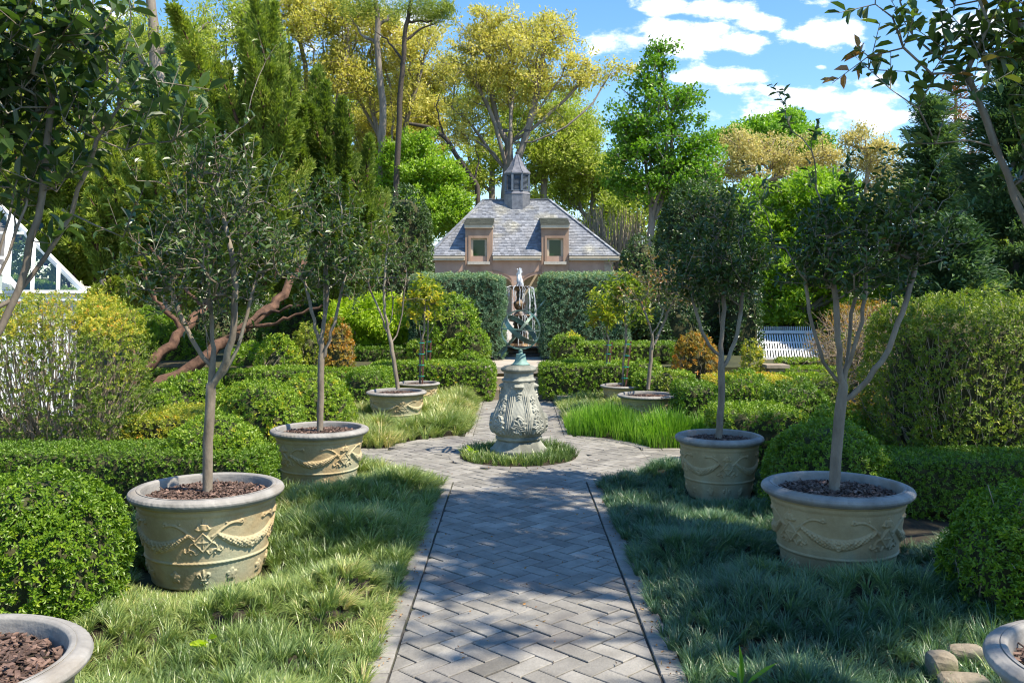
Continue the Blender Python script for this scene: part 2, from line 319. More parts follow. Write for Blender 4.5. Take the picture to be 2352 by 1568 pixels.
def clip(poly, cl):
    out = poly
    for i in range(len(cl)):
        a, b = cl[i], cl[(i + 1) % len(cl)]; inp = out; out = []
        if not inp: return []
        def side(p): return (b[0]-a[0])*(p[1]-a[1]) - (b[1]-a[1])*(p[0]-a[0])
        for j in range(len(inp)):
            p, q = inp[j - 1], inp[j]; sp, sq = side(p), side(q)
            if (sp < 0) != (sq < 0):
                f = sp / (sp - sq); out.append((p[0] + (q[0]-p[0])*f, p[1] + (q[1]-p[1])*f))
            if sq >= 0: out.append(q)
    return out
def area(p): return .5 * sum(p[i-1][0]*p[i][1] - p[i][0]*p[i-1][1] for i in range(len(p)))
def slab(mb, poly, z0, z1, bev, t, tilt=(0, 0)):
    if len(poly) < 3 or abs(area(poly)) < 2e-4: return
    cx = sum(p[0] for p in poly)/len(poly); cyy = sum(p[1] for p in poly)/len(poly); n = len(poly)
    def sh(p, d):
        L = math.hypot(p[0]-cx, p[1]-cyy) or 1; k = max(.5, 1 - d / L); return (cx + (p[0]-cx)*k, cyy + (p[1]-cyy)*k)
    zt = lambda p: z1 + (p[0]-cx)*tilt[0] + (p[1]-cyy)*tilt[1]
    vs = [(p[0], p[1], z0) for p in poly] + [(p[0], p[1], zt(p) - bev) for p in poly] + [(*sh(p, bev*1.5), zt(p)) for p in poly]
    fs = [tuple(range(2*n, 3*n))]
    for i in range(n):
        j = (i+1) % n; fs += [(i, j, n+j, n+i), (n+i, n+j, 2*n+j, 2*n+i)]
    mb.poly(vs, fs, t)
PCX, PHW, EDW, RC, RR = .04, .565, .115, (.03, 9.0), 1.36       # path centre, half width, edging width, roundel
rr = random.Random(4)
def disc(r, n=72): return [(RC[0] + r*math.cos(2*math.pi*k/n), RC[1] + r*math.sin(2*math.pi*k/n)) for k in range(n)]
def rect(x0, y0, x1, y1): return [(x0,y0),(x1,y0),(x1,y1),(x0,y1)]
yc0, yc1 = RC[1] - math.sqrt(RR**2 - PHW**2), RC[1] + math.sqrt(RR**2 - PHW**2)
xw = math.sqrt(RR**2 - .42**2)
zones = [rect(PCX-PHW, 1.2, PCX+PHW, yc0), rect(PCX-PHW+.05, yc1, PCX+PHW-.05, 13.8), rect(-7, 8.5, -xw, 9.32), rect(xw, 8.5, 7, 9.32),
         clip(disc(RR), rect(-xw, yc0, xw, yc1))]
def in_hole(x, y): return math.hypot(x-RC[0], y-RC[1]) < .66
mb = MB(); L_, W_ = .212, .106; c45 = math.cos(math.pi/4)
for i in range(-80, 140):
    for j in range(-80, 140):
        if (i + j) % 4 == 0: cell = (i, j, 2, 1)
        elif (i + j) % 4 == 2: cell = (i, j, 1, 2)
        else: continue
        g0 = .0042 + rr.uniform(-.001, .0018)
        x0, y0, x1, y1 = cell[0]*W_+g0, cell[1]*W_+g0, (cell[0]+cell[2])*W_-g0, (cell[1]+cell[3])*W_-g0
        q = [((x-y)*c45 + .02, (x+y)*c45 + 5.0) for x, y in ((x0,y0),(x1,y0),(x1,y1),(x0,y1))]
        a = rr.gauss(0, .013); mx_, my_ = sum(p[0] for p in q)/4, sum(p[1] for p in q)/4
        if abs(mx_) > 7.2 or my_ < 1 or my_ > 14: continue
        q = [(mx_ + (p[0]-mx_)*math.cos(a) - (p[1]-my_)*math.sin(a), my_ + (p[0]-mx_)*math.sin(a) + (p[1]-my_)*math.cos(a)) for p in q]
        t = min(1, max(0, rr.gauss(.5, .22))); tz = rr.uniform(-.002, .0018); tl = (rr.gauss(0, .004), rr.gauss(0, .004))
        for z in zones:
            if z is zones[-1] and in_hole(mx_, my_): continue
            slab(mb, clip(q, z), -.02, .0 + tz, .003, t, tl)
# straight edging rows
def edging(x0, x1, ya, yb, L=.205):
    y = ya
    while y < yb - .03:
        l = min(L + rr.uniform(-.01, .01), yb - y)
        slab(mb, rect(x0 + rr.uniform(-.002, .002), y + .003, x1 + rr.uniform(-.003, .003), y + l - .003), -.02, .003 + rr.uniform(-.001, .002), .004, min(1, max(0, rr.gauss(.62, .15)))); y += l
for s in (-1, 1):
    a, b = PCX + s*(PHW + .012), PCX + s*(PHW + EDW)
    edging(min(a, b), max(a, b), 1.2, yc0 + .03)
    a, b = PCX + s*(PHW - .045), PCX + s*(PHW + EDW - .07)
    edging(min(a, b), max(a, b), yc1 - .03, 13.8)
def arc_edge(r0, r1, a0, a1, n):
    for k in range(n):
        u0 = a0 + (a1-a0)*k/n; u1 = a0 + (a1-a0)*(k+1)/n; d = .004 / r0
        slab(mb, [(RC[0]+r*math.cos(u), RC[1]+r*math.sin(u)) for r, u in ((r0,u0+d),(r1,u0+d),(r1,u1-d),(r0,u1-d))], -.02, .004 + rr.uniform(-.001, .001), .004, min(1, max(0, rr.gauss(.6, .15))))
arc_edge(.58, .69, 0, 2*math.pi, 26)
for a0, a1 in ((20, 62), (118, 160), (200, 243), (297, 340)):
    arc_edge(RR + .012, RR + .12, math.radians(a0), math.radians(a1), 5)
for s in (-1, 1):
    for yy in (8.38, 9.34):
        x = 1.32
        while x < 6.8:
            slab(mb, rect(min(s*x, s*(x+.2)) + .003, yy, max(s*x, s*(x+.2)) - .003, yy + .1), -.02, .003, .004, rr.uniform(.3, .8)); x += .2
struct(mb.build('path', MT['paver']))
jb = MB()
for z, q in enumerate([rect(PCX-PHW-EDW, 1.1, PCX+PHW+EDW, 13.8)]): jb.poly([(p[0], p[1], -.010) for p in q], [(0,1,2,3)])
jb.poly([(p[0], p[1], -.014) for p in rect(-7, 8.38, 7, 9.44)], [(0,1,2,3)])
dd = disc(RR + .12); jb.poly([(p[0], p[1], -.018) for p in dd], [tuple(range(len(dd)))])
struct(jb.build('path_bedding_sand', MT['joint']))

# ------------------------------------------------------------------ steps up to the terrace
st = empty('stone_steps', (.04, 13.8, 0), 'short flight of tan stone steps between the clipped hedges behind the pedestal', 'steps')
for k in range(3):
    b = MB(); z1 = .15 * (k + 1); y0 = 13.82 + .3*k
    x = -.52
    while x < .58:
        wd = min(rr.uniform(.22, .4), .6 - x); b.box((x + .004, y0 + rr.uniform(0, .012), z1 - .149), (x + wd - .004, y0 + (.3 if k < 2 else .5) , z1 + (0 if k < 2 else .003)), rr.random()); x += wd
    b.build('step', MT['stone'], st)
for s in (-1, 1):
    b = MB(); 
    for k in range(3): b.box((.04 + s*.62 - .07, 13.72 + .3*k, 0), (.04 + s*.62 + .07, 14.0 + .3*k, .15*(k+1) + .07), rr.random())
    b.build('cheek_wall', MT['stone'], st)

# ------------------------------------------------------------------ planting beds (mounded soil), used by the grasses too
def mounds(seed, n, x0, x1, y0, y1):
    q = np.random.default_rng(seed)
    return np.c_[q.uniform(x0, x1, n), q.uniform(y0, y1, n), q.uniform(.14, .34, n), q.uniform(.05, .17, n)]
SP_ = [(-1.80, 5.3, .436), (-1.66, 7.7, .412), (-1.485, 11.35, .377), (1.645, 7.3, .352), (1.65, 11.3, .372)]
SPZ_ = [(-1.80, 5.3, .436, .055), (1.90, 5.35, .432, .05), (1.645, 7.3, .352, .02), (-1.66, 7.7, .41, .02)]
MD = np.concatenate([mounds(1, 70, -2.9, -.8, 1.5, 8.3), mounds(2, 70, .8, 3.0, 1.5, 8.3), mounds(3, 60, -2.3, -.6, 9.5, 13.4), mounds(4, 50, .7, 2.6, 9.5, 13.6),
   np.array([[-.98, 7.25, .30, .17], [-1.2, 6.9, .34, .15], [-.95, 10.6, .4, .12], [-.85, 12.2, .45, .15], [-1.3, 11.2, .4, .12], [-1.05, 5.9, .35, .13], [-.7, 12.9, .4, .16],
             [1.25, 4.5, .4, .12], [1.9, 4.75, .45, .17], [1.35, 5.6, .4, .13], [2.3, 4.6, .35, .16]])])
def edge_d(x, y):
    """distance inside the planted bed (negative on paving)"""
    ax = np.abs(x - PCX)
    main = ax - np.where(y < 9, PHW + EDW - .02, PHW + EDW - .09)
    ring = np.hypot(x - RC[0], y - RC[1]) - (RR + .09)
    cross = np.maximum(8.37 - y, y - 9.45)
    return np.minimum(np.minimum(main, ring), cross)
def hgt(x, y):
    x = np.asarray(x, float); y = np.asarray(y, float); h = np.zeros_like(x)
    for mx_, my_, r, a in MD:
        h = np.maximum(h, a * np.exp(-((x-mx_)**2 + (y-my_)**2) / r**2))
    e = np.clip(edge_d(x, y) / .22, 0, 1)
    for (px_, py_, pr_, *_r) in SP_: h = h * (1 - .97*np.exp(-(np.hypot(x-px_, y-(py_-.45*pr_)) / (pr_*1.35))**4))
    h = h * e * e * (3 - 2*e)
    for (px_, py_, pr_, dz_) in SPZ_: h = h - dz_*np.exp(-(np.hypot(x-px_, y-py_) / (pr_*1.5))**4)*e
    return h
def soil_grid(x0, x1, y0, y1, st):
    xs = np.arange(x0, x1 + st, st); ys = np.arange(y0, y1 + st, st); X, Y = np.meshgrid(xs, ys)
    Z = hgt(X.ravel(), Y.ravel()) * .72 - .022; V = np.c_[X.ravel(), Y.ravel(), Z]
    i = np.arange(len(ys)-1)[:, None]*len(xs); j = np.arange(len(xs)-1)[None]; a = i + j
    Fq = np.stack([a, a+1, a+1+len(xs), a+len(xs)], -1).reshape(-1, 4)
    c = V[Fq].mean(1); Fq = Fq[edge_d(c[:, 0], c[:, 1]) > -.03]
    return V, Fq
G = NP()
for a in ((-6.5, -.5, 1.0, 8.42, .08), (.5, 6.5, 1.0, 8.42, .08), (-6.5, -.5, 9.4, 14.4, .1), (.5, 6.5, 9.4, 14.4, .1)):
    V, Fq = soil_grid(*a); G.add(V, Fq, .5)
struct(G.build('soil', MT['soil'], smooth=True))

# ================================================================== the cottage
YB = 40.0
def bx(x): return (x - CX) * YB / F
def bz(y): return H - (y - HY) * YB / F
XL, XR = bx(983) , bx(1422)
XC = (XL + XR) / 2
cot = empty('garden_cottage', (XC, YB, 0), 'pink stucco cottage with hipped slate roof and two dormer windows behind the fountain', 'building')
ez, rz, OV, DP = bz(588), H + 217*43/F, .2, 6.4
wx0, wx1, wy0 = XL + .3, XR - .3, YB
# front wall with arched openings under the dormers
dc = [bx(1100), bx(1275)]
b = MB(); out = [(wx0, 0)]
for c_ in dc:
    hw, sp = 1.45, bz(652)
    out += [(c_ - hw, 0), (c_ - hw, sp)] + [(c_ - hw*math.cos(a), sp + .52*math.sin(a)) for a in np.linspace(0, math.pi, 19)[1:-1]] + [(c_ + hw, sp), (c_ + hw, 0)]
out += [(wx1, 0), (wx1, ez), (wx0, ez)]
import bmesh
def extrude_xz(outl, y0, y1, name, mat, parent):
    bm = bmesh.new(); vs = [bm.verts.new((x, y0, z)) for x, z in outl]; f = bm.faces.new(vs)
    r = bmesh.ops.extrude_face_region(bm, geom=[f]); bmesh.ops.translate(bm, verts=[v for v in r['geom'] if isinstance(v, bmesh.types.BMVert)], vec=(0, y1-y0, 0))
    bmesh.ops.recalc_face_normals(bm, faces=bm.faces); bmesh.ops.triangulate(bm, faces=bm.faces)
    bmesh.ops.translate(bm, verts=bm.verts, vec=-Vector(parent.location)); me = bpy.data.meshes.new(name); bm.to_mesh(me); bm.free(); me.materials.append(mat)
    return link(bpy.data.objects.new(name, me), parent)
extrude_xz(out, wy0, wy0 + .45, 'wall', MT['stucco'], cot)
b.box((wx0, wy0 + .45, 0), (wx0 + .4, wy0 + DP, ez)); b.box((wx1 - .4, wy0 + .45, 0), (wx1, wy0 + DP, ez)); b.box((wx0 + .4, wy0 + 1.9, 0), (wx1 - .4, wy0 + 2.1, ez), .5)
b.build('wall', MT['cream'], cot)
for c_ in dc:      # arch mouldings
    b = MB(); hw, sp = 1.45, bz(652); pts = [(c_ - hw*math.cos(a), sp + .52*math.sin(a)) for a in np.linspace(0, math.pi, 19)]
    for (xa, za), (xb, zb) in zip(pts[:-1], pts[1:]):
        for o_, w_ in ((.0, .05), (.13, .03)):
            b.bar((xa, wy0 - .02, za + o_), (xb, wy0 - .02, zb + o_), w_)
    b.build('arch_moulding', MT['stucco2'], cot)
# quoin stone at the right corner
b = MB()
for k in range(8): b.box((wx1 - .35, wy0 - .03, .3 + .38*k), (wx1 + .03, wy0 + .2, .3 + .38*k + .34), rr.random())
b.build('corner_stones', MT['stone'], cot)
# roof slopes as courses of slates
def slates(mb, pts, udir, wdt, hgt_, th=.02):
    o = Vector(pts[0]); u = Vector(udir).normalized(); nrm = (Vector(pts[1]) - o).cross(Vector(pts[2]) - o).normalized()
    if nrm.z < 0: nrm = -nrm
    v = nrm.cross(u).normalized()
    if v.z < 0: v = -v
    p2 = [((Vector(p)-o).dot(u), (Vector(p)-o).dot(v)) for p in pts]
    if area(p2) < 0: p2 = p2[::-1]
    umin, umax = min(p[0] for p in p2), max(p[0] for p in p2); vmax = max(p[1] for p in p2)
    r = 0; vv = 0
    mb.poly([tuple(o + u*p[0] + v*p[1]) for p in p2], [tuple(range(len(p2)))], .0)
    while vv < vmax:
        x = umin - rr.random()*wdt
        while x < umax:
            wd = wdt * rr.uniform(.75, 1.25)
            q = clip([(x+.004, vv), (x+wd-.004, vv), (x+wd-.004, vv+hgt_*1.0), (x+.004, vv+hgt_*1.0)], p2)
            if len(q) > 2 and area(q) > 2e-4:
                t = min(1, max(0, rr.gauss(.5, .24))); jj = rr.uniform(0, .006)
                top = [tuple(o + u*a + v*b_ + nrm*(th + .006 + jj - th*.75*(b_-vv)/hgt_)) for a, b_ in q]; bot = [tuple(o + u*a + v*b_ + nrm*.002) for a, b_ in q]
                n = len(q); mb.poly(bot + top, [tuple(range(n, 2*n))] + [(i, (i+1) % n, n+(i+1) % n, n+i) for i in range(n)], t)
            x += wd
        vv += hgt_; r += 1
ex0, ex1, ey0, ey1 = XL, XR, YB - OV, YB + DP + OV
rx0, rx1, ry = bx(1112) + .1, bx(1262) - .02, 43.0
rx0 = (1112 - CX) * 43 / F; rx1 = (1262 - CX) * 43 / F
E = [(ex0, ey0, ez), (ex1, ey0, ez), (ex1, ey1, ez), (ex0, ey1, ez)]; Rg = [(rx0, ry, rz), (rx1, ry, rz)]
rb = MB()
dw = .60  # dormer half width
# front slope is broken at the eave by the two dormers
def on_front(x, z): return (x, ey0 + (ry - ey0) * (z - ez) / (rz - ez), z)
zd = bz(493)
cuts = [ex0, dc[0]-dw, dc[0]+dw, dc[1]-dw, dc[1]+dw, ex1]
slates(rb, [(dc[0]+dw, ey0, ez), (dc[1]-dw, ey0, ez), on_front(dc[1]-dw, zd), on_front(dc[0]+dw, zd)], (1,0,0), .17, .115)
def hipx(z, left): f_ = (z-ez)/(rz-ez); return ex0 + (rx0-ex0)*f_ if left else ex1 + (rx1-ex1)*f_
slates(rb, [(ex0, ey0, ez), (dc[0]-dw, ey0, ez), on_front(dc[0]-dw, zd), on_front(hipx(zd, True), zd)], (1,0,0), .17, .115)
slates(rb, [(dc[1]+dw, ey0, ez), (ex1, ey0, ez), on_front(hipx(zd, False), zd), on_front(dc[1]+dw, zd)], (1,0,0), .17, .115)
slates(rb, [on_front(hipx(zd, True), zd), on_front(hipx(zd, False), zd), Rg[1], Rg[0]], (1,0,0), .17, .115)
slates(rb, [E[1], E[2], Rg[1]], (0,1,0), .17, .115); slates(rb, [E[3], E[0], Rg[0]], (0,-1,0), .17, .115)
rb.poly([E[2], E[3], Rg[0], Rg[1]], [(0,1,2,3)], .5)
roof = rb.build('roof', MT['slate'], cot)
hb = MB()
def ridge_tiles(a, b_, n):
    a, b_ = Vector(a), Vector(b_)
    for k in range(n):
        p = a.lerp(b_, k/n); q = a.lerp(b_, (k+.97)/n); up = Vector((0,0,.035 + .008*(k % 2))); hb.bar(p + up, q + up, .16, .045, rr.random())
ridge_tiles(E[0], Rg[0], 26); ridge_tiles(E[1], Rg[1], 26); ridge_tiles(Rg[0], Rg[1], 14); ridge_tiles(E[2], Rg[1], 26); ridge_tiles(E[3], Rg[0], 26)
hb.build('ridge_tiles', MT['slate'], cot)
fb = MB()
for a, c_ in ((ex0, dc[0]-dw-.02), (dc[0]+dw+.02, dc[1]-dw-.02), (dc[1]+dw+.02, ex1)):
    fb.box((a, ey0 + .01, ez - .2), (c_, ey0 + .33, ez - .012)); fb.box((a, ey0 - .03, ez - .1), (c_, ey0 + .01, ez - .015))
fb.box((ex0, ey0+.33, ez-.2), (ex0+.3, ey1, ez-.012)); fb.box((ex1-.3, ey0+.33, ez-.2), (ex1, ey1, ez-.012))
fb.build('fascia', MT['cream'], cot)
for c_ in dc:
    dm = bpy.data.objects.new('dormer', None); C.objects.link(dm); dm.parent = cot
    dm.location = (0, 0, 0)
    def dbuild(mb_, name, mat): 
        o_ = mb_.build(name, mat); o_.data.transform(Matrix.Translation(-Vector(cot.location))); o_.parent = dm; return o_
    z1, z0 = bz(524), ez - .75; yf = YB - .06
    b = MB()
    wz0, wz1, ww = bz(601), bz(547), .36
    b.box((c_-dw, yf, z0), (c_-ww, yf+.5, z1)); b.box((c_+ww, yf, z0), (c_+dw, yf+.5, z1)); b.box((c_-ww, yf, wz1), (c_+ww, yf+.5, z1)); b.box((c_-ww, yf, z0), (c_+ww, yf+.5, wz0))
    for s in (-1, 1):   # cheeks running back into the roof
        x0, x1 = sorted((c_+s*dw, c_+s*(dw-.1)))
        yb = ey0 + (ry-ey0)*(z1-ez)/(rz-ez) + .1
        b.box((x0, yf+.5, ez-.1), (x1, yb, z1))
    for s in (-1, 1):   # raised surround
        x0, x1 = sorted((c_+s*(ww), c_+s*(ww+.1))); b.box((x0, yf-.03, wz0), (x1, yf, wz1+.1))
    b.box((c_-ww, yf-.03, wz1), (c_+ww, yf, wz1+.1))
    dbuild(b, 'surround', MT['stucco2'])
    b = MB(); b.box((c_-dw-.03, yf-.12, z1), (c_+dw+.03, yf+.5, z1+.14)); dbuild(b, 'fascia', MT['cream'])
    b = MB(); zb = bz(493); slates(b, [(c_-dw-.05, yf-.16, z1+.15), (c_+dw+.05, yf-.16, z1+.15), (c_+dw+.05, ey0+(ry-ey0)*(zb-ez)/(rz-ez)+.05, zb), (c_-dw-.05, ey0+(ry-ey0)*(zb-ez)/(rz-ez)+.05, zb)], (1,0,0), .16, .12)
    b.box((c_-dw-.04, yf-.1, z1+.14), (c_+dw+.04, yf+.9, z1+.149), .1)
    dbuild(b, 'dormer_roof', MT['slatedark'])
    b = MB()
    for s in (-1, 1):
        x0, x1 = sorted((c_+s*ww, c_+s*(ww-.075))); b.box((x0, yf+.12, wz0), (x1, yf+.2, wz1))
    b.box((c_-ww+.075, yf+.12, wz1-.075), (c_+ww-.075, yf+.2, wz1)); b.box((c_-ww+.075, yf+.12, wz0), (c_+ww-.075, yf+.2, wz0+.06))
    for s in (-1, 1):
        x0, x1 = sorted((c_+s*(ww-.075), c_+s*(ww-.105))); b.box((x0, yf+.14, wz0+.06), (x1, yf+.2, wz1-.075))
    dbuild(b, 'window_frame', MT['cream'])
    b = MB(); b.box((c_-ww+.07, yf+.17, wz0+.05), (c_+ww-.07, yf+.19, wz1-.07)); dbuild(b, 'window_pane', MT['pane'])
    b = MB(); b.box((c_-.49, yf-.14, wz0-.13), (c_+.49, yf-.001, wz0)); dbuild(b, 'window_sill', MT['sill'])
# cupola
cxq, cyq = (1188 - CX) * 43 / F, 43.0
def cz(y): return H - (y - HY) * 43 / F
cs = 43 / F
cu = bpy.data.objects.new('cupola', None); C.objects.link(cu); cu.parent = cot
def cbuild(mb_, name, mat):
    o_ = mb_.build(name, mat); o_.data.transform(Matrix.Translation(-Vector(cot.location))); o_.parent = cu; return o_
def oct_(th): return 1.0
b = MB()
def octl(mb_, prof, rot=math.pi/8, t=.5):
    n0 = len(mb_.v); mb_.lathe([(r/math.cos(math.pi/8), z) for r, z in prof], 8, (cxq, cyq, 0), t)
    mb_.v[n0:] = [(cxq + (x-cxq)*math.cos(rot) - (y-cyq)*math.sin(rot), cyq + (x-cxq)*math.sin(rot) + (y-cyq)*math.cos(rot), z) for x, y, z in mb_.v[n0:]]
octl(b, [(29.5*cs, cz(492)), (29.5*cs, cz(449)), (30.5*cs, cz(448)), (28.5*cs, cz(445)), (27*cs, cz(442)), (25*cs, cz(441))]); cbuild(b, 'cupola_base', MT['lead'])
b = MB()
for k in range(8):
    a = math.pi/8 + k*math.pi/4; r = 26.5*cs/math.cos(math.pi/8); b.bar((cxq+r*math.cos(a), cyq+r*math.sin(a), cz(441)), (cxq+r*math.cos(a), cyq+r*math.sin(a), cz(402)), .1)
octl(b, [(26.6*cs, cz(441)), (26.6*cs, cz(438.5)), (24*cs, cz(438.5))]); octl(b, [(24*cs, cz(404.5)), (26.6*cs, cz(404.5)), (26.6*cs, cz(401))]); octl(b, [(21*cs, cz(441)), (21*cs, cz(401))], t=.1)
cbuild(b, 'cupola_frame', MT['louv'])
b = MB()
for k in range(8):
    a = k*math.pi/4; wdt = 2*26*cs*math.tan(math.pi/8) - .16
    for j in range(12):
        z = cz(438) + j*(cz(405)-cz(438))/12 + .02
        M4 = Matrix.Translation((cxq, cyq, z)) @ Matrix.Rotation(a, 4, 'Z') @ Matrix.Translation((25*cs, 0, 0)) @ Matrix.Rotation(math.radians(35), 4, 'Y')
        b.box((-.035, -wdt/2, -.006), (.035, wdt/2, .006), .5, M4=M4)
cbuild(b, 'louvre', MT['louv'])
b = MB(); octl(b, [(27*cs, cz(402)), (30*cs, cz(401.5)), (30*cs, cz(399)), (24*cs, cz(393)), (17*cs, cz(383)), (10.5*cs, cz(370)), (4.5*cs, cz(359)), (1.2*cs, cz(353))])
cbuild(b, 'cupola_roof', MT['lead'])
b = MB()
for k in range(8):
    a = math.pi/8 + k*math.pi/4; pr = [(30, 399), (24, 393), (17, 383), (10.5, 370), (4.5, 359), (1.2, 353)]
    b.tube([(cxq + r*cs/math.cos(math.pi/8)*math.cos(a), cyq + r*cs/math.cos(math.pi/8)*math.sin(a), cz(y)) for r, y in pr], .022, 5)
cbuild(b, 'roof_seam', MT['lead'])
b = MB(); b.lathe([(.0, cz(356)), (.06, cz(354)), (.085, cz(352)), (.06, cz(349.5)), (.015, cz(348)), (.012, cz(275)), (0, cz(273))], 10, (cxq, cyq, 0))
b.bar((cxq-.55, cyq, cz(300)), (cxq+.5, cyq, cz(300)), .025); b.poly([(cxq+.35, cyq-.01, cz(304)), (cxq+.75, cyq-.01, cz(300)), (cxq+.35, cyq-.01, cz(296)), (cxq+.35, cyq+.01, cz(304)), (cxq+.75, cyq+.01, cz(300)), (cxq+.35, cyq+.01, cz(296))], [(0,1,2),(5,4,3),(0,3,4,1),(1,4,5,2),(2,5,3,0)])
b.box((cxq-.7, cyq-.01, cz(304)), (cxq-.45, cyq+.01, cz(296))); b.bar((cxq-.3, cyq, cz(318)), (cxq+.3, cyq, cz(318)), .02); b.bar((cxq, cyq-.3, cz(318)), (cxq, cyq+.3, cz(318)), .02)
cbuild(b, 'weather_vane', MT['black'])

# ================================================================== greenhouses
O_ = np.array([-5.72, 12.0, 0]); sv = np.array([-.43, .903, 0]); fv = np.array([-.903, -.43, 0]); up_ = np.array([0, 0, 1.])
gez = H - (668-HY)*12/F
gh = empty('white_greenhouse', tuple(O_ + fv*2 + sv*2), 'white framed glass greenhouse rising behind the yellowing hedge on the left', 'greenhouse')
def gp(f_, s_, z): return tuple(O_ + fv*f_ + sv*s_ + up_*z)
def gbox(b_, f0, f1, s0, s1, z0, z1, t=.5):
    b_.poly([gp(f0,s0,z0), gp(f1,s0,z0), gp(f1,s1,z0), gp(f0,s1,z0), gp(f0,s0,z1), gp(f1,s0,z1), gp(f1,s1,z1), gp(f0,s1,z1)], [(0,3,2,1),(4,5,6,7),(0,1,5,4),(1,2,6,5),(2,3,7,6),(3,0,4,7)], t)
GL, GD, gr = 6.5, 4.0, 1.12
b = MB(); gbox(b, .1, GL, .1, .2, 0, gez-.14); gbox(b, .1, .2, .2, GD, 0, gez-.14); gbox(b, .2, GL, GD-.1, GD, 0, gez-.14)
x = .12
while x < GL: gbox(b, x, x+.012, .085, .1, 0, gez-.15, .3); x += .14
b.build('wall', MT['white'], gh)
b = MB(); gbox(b, 0, GL, 0, .16, gez-.13, gez-.03); gbox(b, -.04, GL, -.04, .1, gez-.03, gez+.01); gbox(b, 0, .12, .16, GD, gez-.13, gez); b.build('gutter', MT['white'], gh)
def hz_(d): return gez + d*gr
b = MB(); b.bar(gp(0, 0, gez), gp(2, 2, hz_(2)), .06); b.bar(gp(0, GD, gez), gp(2, 2, hz_(2)), .05); b.bar(gp(2, 2, hz_(2)), gp(GL, 2, hz_(2)), .08)
for k in range(1, 22):
    f_ = k*.30; d = min(2, f_)
    b.bar(gp(f_, 0, gez), gp(f_, d, hz_(d)), .045 if k % 3 else .085, .06)
    if f_ < GD:
        dd_2 = min(f_, GD-f_); b.bar(gp(0, f_, gez), gp(dd_2, f_, hz_(dd_2)), .04, .05)
for d in (.7, 1.35): b.bar(gp(d, d, hz_(d)), gp(GL, d, hz_(d)), .035)
# projecting glazed gable with a curved brace
for k in range(7):
    f_ = 1.05 + k*.36; tp = gez + max(.25, 1.75 - abs(k-3)*.28); b.bar(gp(f_, -.06, gez), gp(f_, -.06, tp), .05 if k % 2 else .09, .05)
b.bar(gp(.75, -.06, gez+.02), gp(2.13, -.06, gez+1.78), .10, .06); b.bar(gp(3.5, -.06, gez+.02), gp(2.13, -.06, gez+1.78), .10, .06); b.bar(gp(.9, -.06, gez+.42), gp(3.3, -.06, gez+.42), .04)
b.build('frame', MT['white'], gh)
b = MB(); b.poly([gp(0,0,gez+.01), gp(GL,0,gez+.01), gp(GL,2,hz_(2)+.01), gp(2,2,hz_(2)+.01)], [(0,1,2,3)]); b.poly([gp(0,0,gez+.01), gp(2,2,hz_(2)+.01), gp(0,GD,gez+.01)], [(0,1,2)]); b.poly([gp(.75,-.05,gez+.02), gp(3.5,-.05,gez+.02), gp(2.13,-.05,gez+1.78)], [(0,1,2)])
b.build('glazing', MT['glass'], gh)
b = MB(); gbox(b, .6, GL, .7, 1.5, .7, .8); gbox(b, .6, .7, .7, 1.5, 0, .7); gbox(b, 3, 3.1, .7, 1.5, 0, .7)
for k in range(6): gbox(b, .9+k*.6, 1.2+k*.6, .8, 1.15, .8, gez+.2)
b.build('potting_bench', MT['white'], gh)
# the low greenhouse beyond the right hedges
YG = 23.0; g2x0, g2x1 = (1727-CX)*YG/F, (1915-CX)*YG/F; e2 = H-(826-HY)*YG/F; r2 = H-(768-HY)*(YG+1.6)/F
gh2 = empty('low_greenhouse', ((g2x0+g2x1)/2, YG, e2), 'low white ribbed greenhouse roof with crested ridge beyond the right hedges', 'greenhouse')
b = MB(); gl = MB()
def rp(x, f_): return (x, YG + 1.6*f_, e2 + (r2-e2)*f_)
gl.poly([rp(g2x0, 0), rp(g2x1, 0), rp(g2x1, 1), rp(g2x0, 1)], [(0,1,2,3)]); gl.poly([rp(g2x1, 1), rp(g2x0, 1), (g2x0, YG+3.2, e2), (g2x1, YG+3.2, e2)], [(0,1,2,3)])
gl.build('glazing', MT['glass'], gh2)
x = g2x0 - .3
while x < g2x1:
    a_, b2 = rp(x, 0), rp(x+.38, 1)
    f0 = max(0, (g2x0-x)/.38); f1 = min(1, (g2x1-x)/.38)
    if f1 > f0: b.bar(np.array(a_)+(np.array(b2)-np.array(a_))*f0+np.array([0,-.01,.02]), np.array(a_)+(np.array(b2)-np.array(a_))*f1+np.array([0,-.01,.02]), .034, .03)
    x += .068
for f_ in (0, .34, .62, 1): b.bar(np.array(rp(g2x0, f_))+np.array([0,0,.035]), np.array(rp(g2x1, f_))+np.array([0,0,.035]), .05, .05)
b.build('glazing_bars', MT['white'], gh2)
b = MB(); b.box((g2x0, YG+1.5, r2+.03), (g2x1, YG+1.7, r2+.1)); x = g2x0
while x < g2x1: b.bar((x, YG+1.6, r2+.1), (x, YG+1.6, r2+.22), .016); x += .055
b.build('ridge_cresting', MT['white'], gh2)
b = MB(); b.box((g2x0, YG-.02, -.04), (g2x1, YG+3.2, e2-.01)); b.build('wall', MT['white'], gh2)

